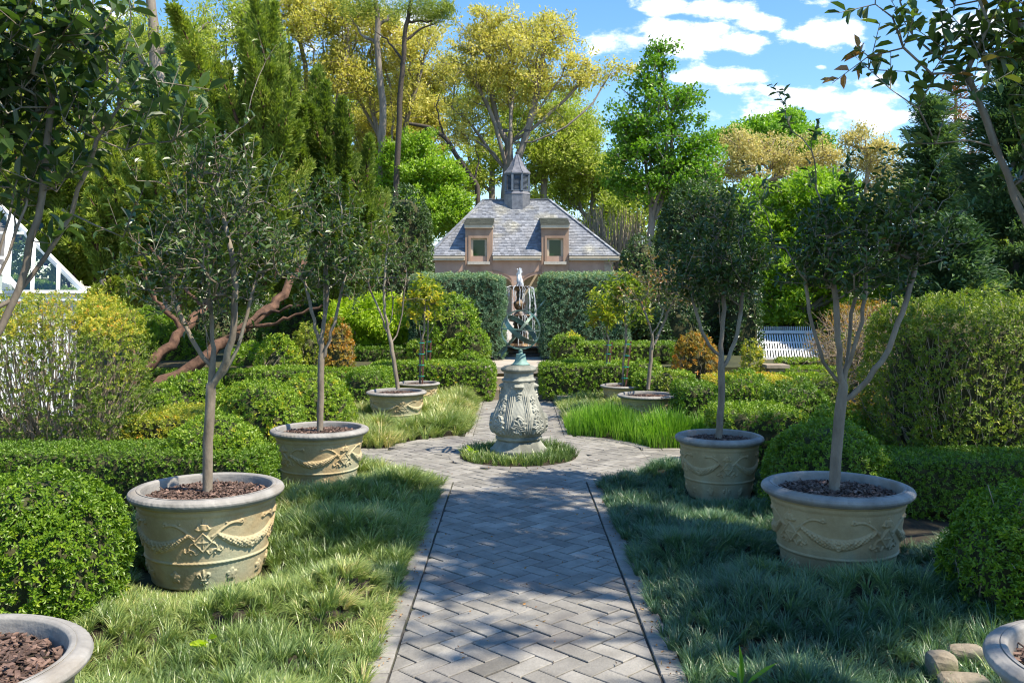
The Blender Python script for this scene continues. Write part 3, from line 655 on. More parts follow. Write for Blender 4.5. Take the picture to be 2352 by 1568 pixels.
# ================================================================== fountain
YF = 18.0; FX = (1193 - CX) * YF / F
fo = empty('tiered_fountain', (FX, YF, TZ), 'brown stone two bowl fountain overflowing between the tall hedges', 'fountain')
def fz(zy): return 2.214 - .001573 * zy - TZ
def flath(name, prof, n=40, rf=None, mat='fount', smooth=True):
    b_ = MB(); b_.lathe(prof, n, (FX, YF, TZ), rf=rf); return b_.build(name, MT[mat], fo, smooth=smooth)
flath('basin', [(1.3, 0), (1.3, .05), (1.24, .06), (1.22, .08), (1.22, .14), (1.29, .155), (1.29, .19), (1.08, .19), (1.07, .12)], 48, lambda th, z: 1 + .012*math.cos(th*24)*(z > .05) * (z < .15))
flath('pool_water', [(1.075, .145), (0, .145)], 40, mat='pool')
flath('foot', [(.30, .05), (.30, .2), (.19, fz(1080)), (.22, fz(1060)), (.19, fz(1030)), (.13, fz(1005))], 32, lambda th, z: 1 + .08*math.cos(8*th))
flath('column', [(.13, fz(1005)), (.14, fz(960)), (.15, fz(900)), (.12, fz(830)), (.1, fz(780)), (.13, fz(765)), (.11, fz(740))], 32, lambda th, z: 1 + .06*math.cos(10*th))
wob = lambda th, z: 1 + .02*math.cos(12*th) + .012*math.sin(23*th)
flath('lower_bowl', [(.10, fz(738)), (.2, fz(722)), (.31, fz(700)), (.36, fz(675)), (.385, fz(655)), (.39, fz(645)), (.37, fz(642)), (.33, fz(656)), (.12, fz(668)), (.09, fz(650))], 60, wob)
flath('baluster', [(.14, fz(655)), (.11, fz(630)), (.06, fz(600)), (.055, fz(578)), (.09, fz(560)), (.115, fz(520)), (.12, fz(495)), (.105, fz(480)), (.06, fz(462)), (.052, fz(420)), (.065, fz(385)), (.05, fz(350))], 32, lambda th, z: 1 + .07*math.cos(9*th))
flath('upper_bowl', [(.05, fz(350)), (.10, fz(338)), (.16, fz(318)), (.2, fz(298)), (.218, fz(285)), (.205, fz(280)), (.18, fz(290)), (.03, fz(297))], 60, wob)
wt = empty('fountain_water', (FX, YF, TZ + 1.3), 'white foaming jet and falling strings of water on the tiered fountain', 'water')
Gj = NP()
for k in range(60):       # jet as many overlapping foamy strands and beads
    a = RG.uniform(0, 6.28); r0 = RG.uniform(0, .075); top = RG.uniform(.45, 1) if k else 1
    z = np.linspace(0, 1, 12) * top; rad = r0 * (1 - .75*z) * (1 + .4*np.sin(z*9 + a)); hx = .35*(2.13-1.76)
    Pn = np.c_[FX + rad*np.cos(a + z) - .006 + .015*z, YF + rad*np.sin(a + z), 1.755 + z*.375]
    V, Fq = tube_np(Pn + RG.normal(0, .003, Pn.shape), (.018*(1 - .5*z/top) + .003) * RG.uniform(.6, 1.1, 12), 6); Gj.add(V, Fq, .5)
def beads(Gx, P, r):
    V = P[:, None] + r[:, None, None] * np.array([[1,0,0],[0,1,0],[-1,0,0],[0,-1,0],[0,0,1.5],[0,0,-1.5]])[None]
    b_ = np.arange(len(P))[:, None, None]*6; Fx = np.array([[0,1,4,4],[1,2,4,4],[2,3,4,4],[3,0,4,4],[1,0,5,5],[2,1,5,5],[3,2,5,5],[0,3,5,5]])
    Fx = np.array([[0,4,2,5],[1,4,3,5],[0,1,2,3]])
    Gx.add(V, (b_ + Fx[None]).reshape(-1, 4), .5)
n = 260; zz = RG.uniform(0, 1, n); beads(Gj, np.c_[FX + RG.normal(0, .03, n), YF + RG.normal(0, .03, n), 1.76 + zz*.36], RG.uniform(.003, .008, n))
Gj.build('water_jet', MT['foam'], wt, smooth=True)
def falls(r, z0, z1, n, seed):
    Gf = NP(); q = np.random.default_rng(seed)
    for k in range(n):
        a = 2*np.pi*k/n + q.normal(0, .12); s = q.uniform(.25, 1) if q.random() < .7 else 1.0; tt = np.linspace(0, s, 9); out_ = r + .05 + .09*np.sqrt(tt) * q.uniform(.3, 1)
        Pn = np.c_[FX + out_*np.cos(a), YF + out_*np.sin(a), z0 + (z1-z0)*tt**1.3]; Pn[0, :2] = [FX + (r-.03)*np.cos(a), YF + (r-.03)*np.sin(a)]; Pn[0, 2] += .012
        Pn[1:] += q.normal(0, .006, (8, 3)); V, Fq = tube_np(Pn, q.uniform(.002, .0075, 9), 4); Gf.add(V, Fq, .5)
        m_ = 10; tb = q.uniform(0, 1, m_); aa = a + q.normal(0, .04, m_); ro = r + .05 + .09*np.sqrt(tb)
        beads(Gf, np.c_[FX + ro*np.cos(aa), YF + ro*np.sin(aa), z0 + (z1-z0)*tb], q.uniform(.002, .006, m_))
    Gf.build('water_fall', MT['foam'], wt)
falls(.218, 1.765, 1.2, 26, 3); falls(.39, 1.195, .62, 34, 4)

# ================================================================== pedestal
PX, PY = .036, 9.0
def seg_d(U, Z, pts):
    d = np.full(U.shape, 9.0)
    for (a, b_) in zip(pts[:-1], pts[1:]):
        ax, ay = a; bx_, by = b_; L2 = (bx_-ax)**2 + (by-ay)**2 + 1e-12
        s = np.clip(((U-ax)*(bx_-ax) + (Z-ay)*(by-ay)) / L2, 0, 1); d = np.minimum(d, np.hypot(U-ax-s*(bx_-ax), Z-ay-s*(by-ay)))
    return d
def bump(d, w_, a_): return a_ * np.sqrt(np.clip(1 - (d/w_)**2, 0, 1))
def dot(U, Z, x, y, rx, ry): return np.hypot((U-x)/rx, (Z-y)/ry)
def relief_mesh(name, prof, n, disp, mat, parent, c, rows=170, facet=None):
    """lathe of a dense profile pushed outward by a relief function disp(theta, z)"""
    pr = np.array(prof); s = np.r_[0, np.cumsum(np.hypot(np.diff(pr[:, 0]), np.diff(pr[:, 1])))]; q = np.linspace(0, s[-1], rows)
    r = np.interp(q, s, pr[:, 0]); z = np.interp(q, s, pr[:, 1]); th = np.arange(n)*2*np.pi/n
    TH, Rr = np.meshgrid(th, r); ZZ = np.repeat(z[:, None], n, 1)
    Rn = Rr * (facet(TH, ZZ) if facet else 1) + disp(TH, ZZ, Rr)
    V = np.stack([c[0] + Rn*np.cos(TH), c[1] + Rn*np.sin(TH), c[2] + ZZ], -1).reshape(-1, 3)
    i = np.arange(rows-1)[:, None]*n; a = np.arange(n)[None]; b_ = (a+1) % n
    Fq = np.stack([i+a, i+b_, i+n+b_, i+n+a], -1).reshape(-1, 4)
    return mesh_np(name, V, [Fq], mat, parent, None, True)
def octf(TH, ZZ):
    a = (TH % (np.pi/4)) - np.pi/8; return .45 + .55*np.cos(np.pi/8)/np.cos(a)
ped = empty('stone_pedestal', (PX, PY, 0), 'grey green carved baluster pedestal standing in the ring of grass at the crossing', 'pedestal')
def nodisp(TH, ZZ, Rr): return 0
def oct2(TH, ZZ): a = (TH % (np.pi/4)) - np.pi/8; return .25 + .75*np.cos(np.pi/8)/np.cos(a)
relief_mesh('plinth', [(.02, 0), (.286, .0), (.288, .004), (.288, .076), (.284, .084), (.270, .089), (.262, .1), (.235, .135), (.214, .166), (.212, .17)], 192, lambda TH, ZZ, Rr: -.003*(np.abs(((TH*3/np.pi) % 1)-.5) > .485)*(ZZ > .004), MT['verdi'], ped, (PX, PY, 0), 60, oct2)
def ped_disp(TH, ZZ, Rr):
    P8 = np.pi/4; a = ((TH + np.pi/2 + P8/2) % P8) - P8/2; k = np.floor((TH + np.pi/2 + P8/2) / P8).astype(int) % 2
    u = a * Rr; d = np.zeros_like(u)
    ed = (P8/2 - np.abs(a)) * Rr                              # rib pairs on the eight edges
    env = np.clip((ZZ-.215)/.05, 0, 1) * np.clip((.66-ZZ)/.06, 0, 1)
    d = np.maximum(d, bump(ed - .009, .0075, .015)*env); d = np.maximum(d, bump(ed - .026, .006, .009)*env)
    # volutes at the neck
    d = np.maximum(d, np.where(k == 0, bump(seg_d(u, ZZ, [(-.028, .70), (.028, .70)]), .024, .034), 0))
    d = np.maximum(d, np.where(k == 0, bump(seg_d(u, ZZ, [(-.028, .70), (.028, .70)]), .011, .042), 0))
    # husk drops
    for (zc, sz) in ((.665, .014), (.64, .02), (.612, .013), (.592, .010)):
        d = np.maximum(d, np.where(k == 0, bump(dot(u, ZZ, 0, zc, sz, sz*.9), 1, .02), 0))
        d = np.maximum(d, np.where(k == 0, bump(dot(np.abs(u), ZZ, sz, zc - .006, sz*.7, sz*.6), 1, .014), 0))
    for (zc, sz) in ((.61, .009), (.585, .02), (.555, .013), (.535, .01), (.515, .02), (.485, .026), (.455, .013), (.435, .009), (.42, .007)):
        d = np.maximum(d, np.where(k == 1, bump(dot(u, ZZ, 0, zc, sz*.8, sz), 1, .02), 0))
        d = np.maximum(d, np.where(k == 1, bump(dot(np.abs(u), ZZ, sz*1.1, zc - .012, sz*.55, sz*.8), 1, .018), 0))
    # acanthus shields round the belly
    r_ = np.hypot(u/1.0, (ZZ-.325)/1.25); ang = np.arctan2(u, ZZ-.325); edge = .062 + .010*np.sin(ang*7 + k) + .006*np.cos(ang*11)
    leaf = bump(r_ - edge*.86, .013, .024); d = np.maximum(d, leaf)
    d = np.maximum(d, np.where(r_ < edge*.8, .008 + .012*np.abs(np.sin(ang*4 + r_*70)), 0))
    d = np.maximum(d, bump(seg_d(u, ZZ, [(0, .40), (0, .25)]), .006, .02)); d = np.maximum(d, bump(seg_d(u, ZZ, [(-.035, .405), (-.012, .425), (.02, .412), (.04, .39)]), .010, .024))
    d = np.maximum(d, bump(seg_d(np.abs(u), ZZ, [(.02, .29), (.05, .27), (.055, .245)]), .008, .02))
    return d + .0012*np.sin(ZZ*90 + TH*7)*np.sin(TH*31)
relief_mesh('body', [(.21, .166), (.224, .175), (.230, .186), (.228, .2), (.218, .206), (.22, .213), (.236, .226), (.254, .25), (.268, .285), (.273, .315), (.27, .35), (.262, .39), (.249, .43), (.234, .467), (.214, .51), (.195, .55), (.18, .59), (.168, .63), (.161, .67), (.157, .72), (.155, .74)],
            384, ped_disp, MT['verdi'], ped, (PX, PY, 0), 260)
relief_mesh('cap', [(.155, .736), (.166, .745), (.172, .757), (.166, .768), (.15, .776), (.147, .79), (.147, .83), (.153, .836), (.165, .84), (.176, .852), (.18, .862), (.176, .872), (.17, .878), (.168, .882), (.14, .899), (.10, .905), (.0, .907)], 192,
            lambda TH, ZZ, Rr: -.003*(np.abs((((TH+.3)*2/np.pi) % 1)-.5) > .488)*(ZZ > .84), MT['verdi'], ped, (PX, PY, 0), 110, oct2)
# armillary
ar = empty('armillary_sphere', (.056, PY, .905), 'green bronze armillary sphere with arrow on top of the carved pedestal', 'armillary sphere')
AX, AZc, AR = .056, 1.254, .198
b = MB(); b.lathe([(.001, 0), (.088, .0), (.09, .006), (.078, .012), (.058, .035), (.048, .07), (.044, .105), (.040, .112), (.02, .114), (.018, .135), (.026, .14), (.014, .15), (.012, .158)], 40, (AX, PY, .905), rf=lambda th, z: 1 + .05*math.cos(4*th)); b.build('base', MT['bronze2'], ar, smooth=True)
def ring(name, nrm, R0, wid, thk, mat='bronze'):
    nv = Vector(nrm).normalized(); q = nv.to_track_quat('Z', 'Y').to_matrix(); V = []; n = 96
    for k in range(n):
        a = 2*math.pi*k/n
        for (r, h) in ((R0-thk, -wid/2), (R0, -wid/2), (R0, wid/2), (R0-thk, wid/2)):
            V.append(Vector((AX, PY, AZc)) + q @ Vector((r*math.cos(a), r*math.sin(a), h)))
    b_ = MB(); b_.poly(V, [(k*4+j, k*4+(j+1) % 4, ((k+1) % n)*4+(j+1) % 4, ((k+1) % n)*4+j) for k in range(n) for j in range(4)]); return b_.build(name, MT[mat], ar)
av = Vector((.60, -.30, .74)).normalized()
ring('meridian_ring', (0.05, 1, 0), AR, .022, .014); ring('equatorial_band', av, AR-.010, .05, .005); n2 = av.cross(Vector((0.05, 1, 0))).normalized()
ring('hour_ring', n2, AR-.016, .026, .006); ring('horizon_ring', (0.06, 0.02, 1), AR-.003, .010, .016)
b = MB(); c0 = Vector((AX, PY, AZc)); b.tube([tuple(c0 - av*.30), tuple(c0 + av*.30)], .0045, 8); b.tube([tuple(c0 + av*.30), tuple(c0 + av*.33), tuple(c0 + av*.42)], [.004, .011, .0008], 8)
sd_ = av.cross(Vector((0, 1, 0))).normalized()
for k in range(3):
    dv = Matrix.Rotation(k*math.pi/3*2 + .4, 3, av) @ sd_; p0 = c0 - av*.22; p1 = c0 - av*.33; th_ = av.cross(dv)*.0015
    for j in range(4):
        a_ = p0 - av*.028*j; q = [a_, a_ - av*.03 + dv*.03, a_ - av*.055 + dv*.03, a_ - av*.024]
        b.poly([v - th_ for v in q] + [v + th_ for v in q], [(3,2,1,0), (4,5,6,7), (0,1,5,4), (1,2,6,5), (2,3,7,6), (3,0,4,7)])
b.build('arrow', MT['bronze'], ar)

# ================================================================== terracotta pots
PR, PHt = .435, .485      # size the template is drawn at
def pot_disp(TH, ZZ, Rr):
    q_ = np.pi/2; a = ((TH + np.pi/2 + q_/2) % q_) - q_/2; u = a*.345; U = np.abs(u); Z0_ = ZZ; Z = ZZ - .022*(ZZ > .150) + .012*(ZZ <= .150); d = np.zeros_like(u)
    def mxx(x): nonlocal d; d = np.maximum(d, x)
    # garland
    zs = .205 + .075*((U-.271)/.2)**2; wgt = .012 + .018*np.clip(1-((U-.271)/.2)**2, 0, 1)
    dd_ = np.abs(Z - zs); tex = .6 + .25*np.sin(u*260 + 40*Z) * np.sin(Z*330) + .3*np.abs(np.sin((U-.271)*95 + (Z-zs)*60))
    mxx(np.where((U > .075), bump(dd_, wgt, .020)*tex, 0)); mxx(bump(dot(U, Z, .078, .280, .012, .014), 1, .012))
    for (x_, y_, r_) in ((.245, .2, .016), (.271, .188, .015), (.225, .213, .013), (.20, .222, .011), (.255, .215, .012)): mxx(bump(dot(U, Z, x_, y_, r_, r_), 1, .026) - .008*(dot(U, Z, x_, y_, r_*.45, r_*.45) < 1))
    # shield: lozenge with inner cross
    lz = np.abs(U)/.046 + np.abs(Z-.240)/.052
    mxx(np.where(lz < 1, .010, 0)); mxx(bump((lz-.95)*.035, .005, .016)); mxx(np.where(lz < .74, .004, 0))
    mxx(np.where(lz < .62, bump(np.minimum(np.abs(u), np.abs(Z-.24)), .004, .016), 0)); mxx(np.where(lz < .62, bump(np.abs(np.abs(u)-np.abs(Z-.24)), .0025, .013), 0))
    # crown
    mxx(bump(seg_d(U, Z, [(0, .305), (.026, .307), (.034, .312)]), .006, .016)); mxx(np.where((Z > .31) & (dot(U, Z, 0, .312, .032, .028) < 1), .010 + .008*np.abs(np.cos(u*95)), 0))
    mxx(bump(dot(U, Z, 0, .346, .006, .007), 1, .014)); mxx(bump(dot(U, Z, 0, .357, .0035, .006), 1, .012))
    # ribbons and scrolls
    t_ = np.linspace(0, 1, 14)
    mxx(bump(seg_d(U, Z, [(.045 + .15*k, .288 + .030*np.sin(k*3.4-.8) + .018*k) for k in t_] + [(.205, .325), (.198, .338), (.186, .334), (.188, .326)]), .0055, .010))
    mxx(bump(seg_d(U, Z, [(.055 + .018*np.cos(k*9), .275 - .09*k + .006*np.sin(k*15)) for k in t_]), .0048, .010))
    mxx(bump(seg_d(U, Z, [(.075 - .08*k, .19 + .014*np.sin(k*9.4)) for k in t_]), .0048, .010)); mxx(bump(seg_d(U, Z, [(.07, .2), (.09, .185), (.1, .195), (.095, .205)]), .004, .009))
    mxx(bump(dot(U, Z, .062, .178, .006, .006), 1, .010)); mxx(bump(dot(U, Z, .115, .335, .006, .006), 1, .009))
    # rope band
    mxx(bump(Z0_-.146, .007, .008)*(.75 + .25*np.abs(np.sin(u*130 + Z*160)))); mxx(bump(Z0_-.136, .0025, .003))
    # fleur de lis and rosettes under the band
    mxx(bump(dot(U, Z, 0, .098, .009, .032), 1, .014)); mxx(bump(seg_d(U, Z, [(.006, .068), (.012, .09), (.024, .105), (.034, .1), (.033, .088), (.027, .086)]), .0065, .013))
    mxx(bump(seg_d(U, Z, [(0, .07), (.016, .07)]), .0045, .015)); mxx(bump(dot(U, Z, 0, .05, .006, .016), 1, .012)); mxx(bump(seg_d(U, Z, [(.004, .064), (.014, .05), (.02, .052)]), .005, .011))
    for xf in (.165,):
        r_ = np.hypot(U-xf, Z-.085); an = np.arctan2(U-xf, Z-.085); mxx(np.where(r_ < .034*(.62 + .38*np.abs(np.cos(an*2.5))), .011 - .12*r_, 0)); mxx(bump(r_, .007, .014))
    # collar bead
    mxx(bump(Z-.405, .008, .008))
    return d * np.clip(Rr/.05 - 1, 0, 1)
NPOT = [0]
def pot_template():
    root = empty('terracotta_pot', (0, 0, 0), 'x', 'planter', 'ornamental terracotta pots along the path')
    relief_mesh('body', [(.02, .0), (.298, 0), (.304, .006), (.306, .02), (.338, .15), (.366, .31), (.378, .385), (.386, .4), (.388, .42), (.392, .432)], 720, pot_disp, MT['pot'], root, (0, 0, 0), 190)
    def rimd(TH, ZZ, Rr):
        k = np.floor(ZZ*0).astype(int); s = np.clip((ZZ-.444)/.035, 0, 1)*np.clip((.484-ZZ)/.008, 0, 1)*(Rr > .385)
        return .0032*s*np.abs(np.sin(TH*34 + (ZZ-.45)*60)) - .006*(np.abs(Rr-.392) < .004)*(ZZ > .475)
    relief_mesh('rim', [(.386, .425), (.40, .428), (.42, .436), (.433, .450), (.435, .46), (.428, .473), (.412, .482), (.396, .486), (.392, .484), (.386, .488), (.372, .487), (.364, .480), (.361, .465), (.356, .40), (.35, .39)], 360, rimd, MT['potrim'], root, (0, 0, 0), 90)
    b_ = MB(); b_.lathe([(.357, .40), (.30, .418), (.0, .435)], 32, t=.3)
    b_.build('soil', MT['soil'], root, smooth=True)
    Gm = NP(); n = 1500; a = RG.uniform(0, 6.28, n); r = .345*np.sqrt(RG.random(n)); P0 = np.c_[r*np.cos(a), r*np.sin(a), .425 + .018*(1-(r/.35)**2) + RG.uniform(0, .014, n)]
    D = rdir(n); D[:, 2] *= .35; D = unit(D); Sd = unit(np.cross(D, [0, 0, 1.]) + RG.normal(0, .25, (n, 3))); L = RG.uniform(.012, .05, n)[:, None]; W = RG.uniform(.006, .018, n)[:, None]; T = np.array([0, 0, .003])
    V = np.stack([P0 - D*L/2 - Sd*W/2, P0 + D*L/2 - Sd*W/2.5, P0 + D*L/2.2 + Sd*W/2, P0 - D*L/2 + Sd*W/2.2], 1); V = np.concatenate([V, V + T], 1)
    Fx = np.array([[4,5,6,7],[0,1,5,4],[1,2,6,5],[2,3,7,6],[3,0,4,7]]); Gm.add(V, (np.arange(n)[:, None, None]*8 + Fx[None]).reshape(-1, 4), np.repeat(RG.random(n), 5))
    Gm.build('bark_mulch', MT['mulch'], root); return root
pt0 = pot_template()
def put_pot(X, Y, R_, h_, rot, label):
    if NPOT[0] == 0: r = pt0
    else:
        r = pt0.copy(); C.objects.link(r)
        for ch in list(pt0.children):
            c_ = ch.copy(); C.objects.link(c_); c_.parent = r
    NPOT[0] += 1
    dz_ = next((q_[3] for q_ in SPZ_ if abs(q_[0]-X) < .01), 0)*.6; r.location = (X, Y, -dz_); r.scale = (R_/PR, R_/PR, (h_+dz_)/PHt); r.rotation_euler = (0, 0, math.radians(rot)); r['label'] = label
    return r
# ================================================================== clipped and loose shrubs
def sq_surface(n, half, pw, zlo=-1.0):
    """n points spread over a superquadric of half sizes `half`; returns points and normals (local)"""
    hx, hy, hz = half; ar_ = np.array([hy*hz, hx*hz, hx*hy]); pr_ = np.array([ar_[0], ar_[0], ar_[1], ar_[1], ar_[2], ar_[2]*.25]); pr_ /= pr_.sum()
    f = RG.choice(6, n, p=pr_); uv = RG.uniform(-1, 1, (n, 2)); Q = np.zeros((n, 3)); ax = f // 2; sg = np.where(f % 2 == 0, 1., -1.)
    for a in range(3):
        m_ = ax == a; o_ = [i for i in range(3) if i != a]; Q[m_, a] = sg[m_]; Q[m_, o_[0]] = uv[m_, 0]; Q[m_, o_[1]] = uv[m_, 1]
    nr = (np.abs(Q)**pw).sum(1)**(1/pw); Q = Q / nr[:, None]
    k = Q[:, 2] > zlo; Q = Q[k]; Nn = np.sign(Q)*np.abs(Q)**(pw-1) / np.array(half); return Q*np.array(half), unit(Nn)
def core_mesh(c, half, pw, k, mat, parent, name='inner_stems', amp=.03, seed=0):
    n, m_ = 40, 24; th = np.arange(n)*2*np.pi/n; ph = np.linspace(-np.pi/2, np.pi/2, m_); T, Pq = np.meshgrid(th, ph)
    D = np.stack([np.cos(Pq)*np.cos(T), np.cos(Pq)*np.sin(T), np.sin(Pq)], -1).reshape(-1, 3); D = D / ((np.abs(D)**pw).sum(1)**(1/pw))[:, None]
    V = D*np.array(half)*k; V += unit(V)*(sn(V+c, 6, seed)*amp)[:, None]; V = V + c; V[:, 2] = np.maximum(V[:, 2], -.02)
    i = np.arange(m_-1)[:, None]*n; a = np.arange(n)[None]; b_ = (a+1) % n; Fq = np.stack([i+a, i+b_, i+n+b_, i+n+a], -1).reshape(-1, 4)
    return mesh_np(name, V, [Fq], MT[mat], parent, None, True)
def shrub(name, label, cat, c, half, L, pw=2.0, mat='box', cover=2.2, group=None, lump=.03, tb=.45, tv=.2, m=6, six=False, gap=0., stems=0, core=.86, zlo=-.95, depth=.05, wl=.5, loose=0, tfun=None, upb=.4):
    c = np.array(c, float); half = np.array(half, float); root = empty(name, (c[0], c[1], max(0, c[2]-half[2])), label, cat, group)
    A = 4*(half[0]*half[1] + half[0]*half[2] + half[1]*half[2]) * (1.0 if pw > 3 else .85)
    ns = int(A * cover / (L*L*wl*.6*m)); P, Nn = sq_surface(ns, half, pw, zlo)
    sd_ = int(abs(c[0]*7 + c[1]*3)) % 8
    lum = sn(P + c, 9/max(half.max(), .3), sd_)*lump + sn(P + c, 22, sd_+1)*lump*.4
    P = P + Nn*(lum - depth*RG.random(len(P))**1.5)[:, None] + c
    if loose: P += Nn*(np.abs(RG.normal(0, loose, len(P))))[:, None]
    k = P[:, 2] > .01
    if gap: k &= sn(P, 5.5, sd_+2) + .5*sn(P, 17, sd_+4) + RG.normal(0, .25, len(P)) > -1.2 + gap
    P, Nn = P[k], Nn[k]
    t = tb + tv*.55*sn(P, 4, sd_+3) + tv*RG.normal(0, .6, len(P))
    if tfun: t = t + tfun(P, c, half)
    G = NP(); A_ = Nn*.8 + np.array([0, 0, upb]) + RG.normal(0, .38, P.shape)
    sprigs(G, P, A_, m, L, L*wl, np.clip(t, 0, 1), 1.0, .9, six); G.build('foliage', MT[mat], root)
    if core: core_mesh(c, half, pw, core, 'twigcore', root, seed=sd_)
    if stems:
        Gs = NP(); base = c - np.array([0, 0, half[2]]); 
        Pe, Ne = sq_surface(stems, half*.97, pw, -.4)
        for e in Pe:
            b0 = base + np.array([e[0]*.45, e[1]*.45, 0]) + RG.normal(0, .04, 3)*[1, 1, 0]; tt = np.linspace(0, 1, 8)[:, None]; hh_ = np.minimum(1, tt*1.0)**.7
            b0 = b0 + (e + c - b0)*RG.uniform(0, .55); pts = b0 + (e + c - b0)*tt + RG.normal(0, .028, (8, 3))*np.sqrt(tt); pts[:, :2] += (e[:2]*.3*half.max()*.0)
            V, Fq = tube_np(pts, np.linspace(.007, .0025, 8), 3); Gs.add(V, Fq, .5)
        Gs.build('twigs', MT['twig'], root)
    return root
def PB(x0, x1, y0, y1, Y):
    """centre and half sizes (x, z) of something seen between these columns and rows at distance Y"""
    a, b = Pt(x0, y1, Y), Pt(x1, y0, Y); return (a[0]+b[0])/2, (a[2]+b[2])/2, (b[0]-a[0])/2, (b[2]-a[2])/2
def ball(label, x0, x1, y0, y1, Y, L, ground=0., **k):
    x, z, hx, hz = PB(x0, x1, y0, y1, Y); top = z + hz; hz2 = max(hz, (top - ground)/1.75); zc = top - hz2
    return shrub(k.pop('name', 'boxwood_ball'), label, k.pop('cat', 'clipped shrub'), (x, Y + .0, zc), (hx, k.pop('hy', hx), hz2), L, **k)
def hedge(label, x0, x1, y0, Y, dep, L, ground=0., **k):
    """clipped hedge: columns x0..x1 of its front face, y0 = row of the front top edge, Y = distance of the front"""
    a, b = Pt(x0, y0, Y), Pt(x1, y0, Y); h = a[2] - ground
    return shrub(k.pop('name', 'boxwood_hedge'), label, k.pop('cat', 'hedge'), ((a[0]+b[0])/2, Y + dep/2, ground + h/2), ((b[0]-a[0])/2, dep/2, h/2), L*.9, pw=k.pop('pw', 11), zlo=-.99, lump=k.pop('lump', .013), depth=.035, **k)
gB = 'clipped boxwood balls beside the beds'
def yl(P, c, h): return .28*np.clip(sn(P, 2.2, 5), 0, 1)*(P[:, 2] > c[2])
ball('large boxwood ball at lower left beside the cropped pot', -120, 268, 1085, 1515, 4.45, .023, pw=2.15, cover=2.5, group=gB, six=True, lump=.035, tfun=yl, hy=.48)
ball('boxwood ball at lower right with bare twigs and bronze leaves low on its side', 2185, 2600, 1120, 1520, 4.5, .024, pw=2.1, cover=2.2, group=gB, six=True, lump=.04, tb=.42, stems=90, tfun=lambda P, c, h: .45*(sn(P, 7, 2) > .55)*(P[:, 2] < c[2]+.05))
ball('dark boxwood ball between the low left hedge and the nearest left camellia pot', 376, 614, 950, 1130, 6.7, .025, ground=0, group=gB, cover=2.3, tb=.55)
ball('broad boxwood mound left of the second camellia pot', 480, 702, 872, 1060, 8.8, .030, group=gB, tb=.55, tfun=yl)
ball('boxwood mound directly behind the second left camellia pot', 632, 812, 858, 1010, 9.8, .031, group=gB, tb=.6)
ball('small boxwood mound in front of the leaning juniper trunks', 372, 516, 856, 960, 11.2, .04, group=gB, tb=.5)
ball('low boxwood mound at the foot of the yellowing left bush', 282, 420, 882, 975, 10.0, .038, group=gB, tb=.42)
ball('large glossy boxwood mound behind the nearest right camellia pot', 1756, 2040, 965, 1250, 6.7, .026, group=gB, tb=.42, pw=2.05, cover=2.4)
ball('rounded boxwood mound right of the second right camellia trunk', 1640, 1785, 852, 1005, 9.4, .035, group=gB, tb=.45)
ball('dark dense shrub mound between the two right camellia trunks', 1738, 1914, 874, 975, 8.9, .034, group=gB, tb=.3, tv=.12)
ball('small boxwood ball right of the citrus pots near the right hedge', 1436, 1528, 824, 890, 13.0, .045, group=gB)
ball('flat boxwood mound on top of the front right hedge by the steps', 1284, 1362, 824, 852, 14.6, .04, ground=.3, group=gB)
ball('tall ball clipped above the left upper hedge with bronze top', 1040, 1126, 755, 842, 15.2, .045, ground=TZ, group=gB, tfun=lambda P, c, h: .5*(P[:, 2] > c[2]+h[2]*.75)*(P[:, 0] < c[0]))
ball('ball clipped above the right upper hedge with a brown top', 1264, 1345, 764, 840, 15.2, .045, ground=TZ, group=gB, tfun=lambda P, c, h: .5*(P[:, 2] > c[2]+h[2]*.7)*(P[:, 0] > c[0]))
ball('small boxwood knob on top of the front left hedge by the steps', 1054, 1104, 807, 860, 14.0, .04, ground=.5, group=gB)
ball('bronze tinged boxwood beside the third right camellia pot', 1498, 1560, 848, 930, 11.8, .04, group=gB, mat='boxdry', tb=.3)
gH = 'clipped boxwood hedges'
hedge('long low boxwood hedge running behind the large left ball', -220, 600, 1042, 6.25, .6, .023, group=gH, tb=.34, cover=2.4, tv=.16, lump=.014)
hedge('long low boxwood hedge at right behind the nearest right pot', 2000, 2560, 1058, 6.4, .6, .023, group=gH, tb=.34, cover=2.4, tv=.16)
hedge('short pale topped hedge stub between left mounds', 275, 505, 962, 7.8, 1.1, .030, group=gH, tb=.5, mat='boxdry', tv=.2)
hedge('clipped hedge block behind the third left camellia pot', 786, 884, 856, 11.9, 1.2, .038, group=gH, tb=.45, pw=5)
hedge('front left boxwood hedge ending at the stone steps', 842, 1134, 836, 13.5, .75, .038, group=gH, tb=.47, cover=2.6)
hedge('front right boxwood hedge above the rough kerb by the steps', 1243, 1470, 839, 13.55, .8, .038, ground=.05, group=gH, tb=.5, cover=2.6)
hedge('bright green upper hedge behind the left citrus trees', 935, 1082, 786, 15.0, .7, .04, ground=TZ, group=gH, tb=.55)
hedge('upper right boxwood hedge left of the orange bush', 1312, 1560, 790, 15.0, .7, .04, ground=TZ, group=gH, tb=.45)
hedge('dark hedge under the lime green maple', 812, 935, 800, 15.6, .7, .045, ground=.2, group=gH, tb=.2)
hedge('square clipped hedge block left of the second right camellia trunk', 1571, 1655, 890, 10.1, .9, .036, group=gH, tb=.3)
hedge('low hedge with sunlit top left of the far orange bush', 1462, 1600, 862, 12.4, .8, .04, group=gH, tb=.55)
hedge('low hedge strip in front of the dark right mound', 1668, 1860, 950, 7.9, .9, .032, group=gH, tb=.5)
hedge('far right low hedge row nearest the rose bush', 1790, 1945, 866, 13.0, .5, .05, group=gH, tb=.6)
hedge('far right low hedge row in the middle', 1800, 1960, 848, 15.0, .5, .05, group=gH, tb=.55)
hedge('far right low hedge row below the ribbed greenhouse', 1795, 1975, 828, 17.5, .5, .055, group=gH, tb=.6)
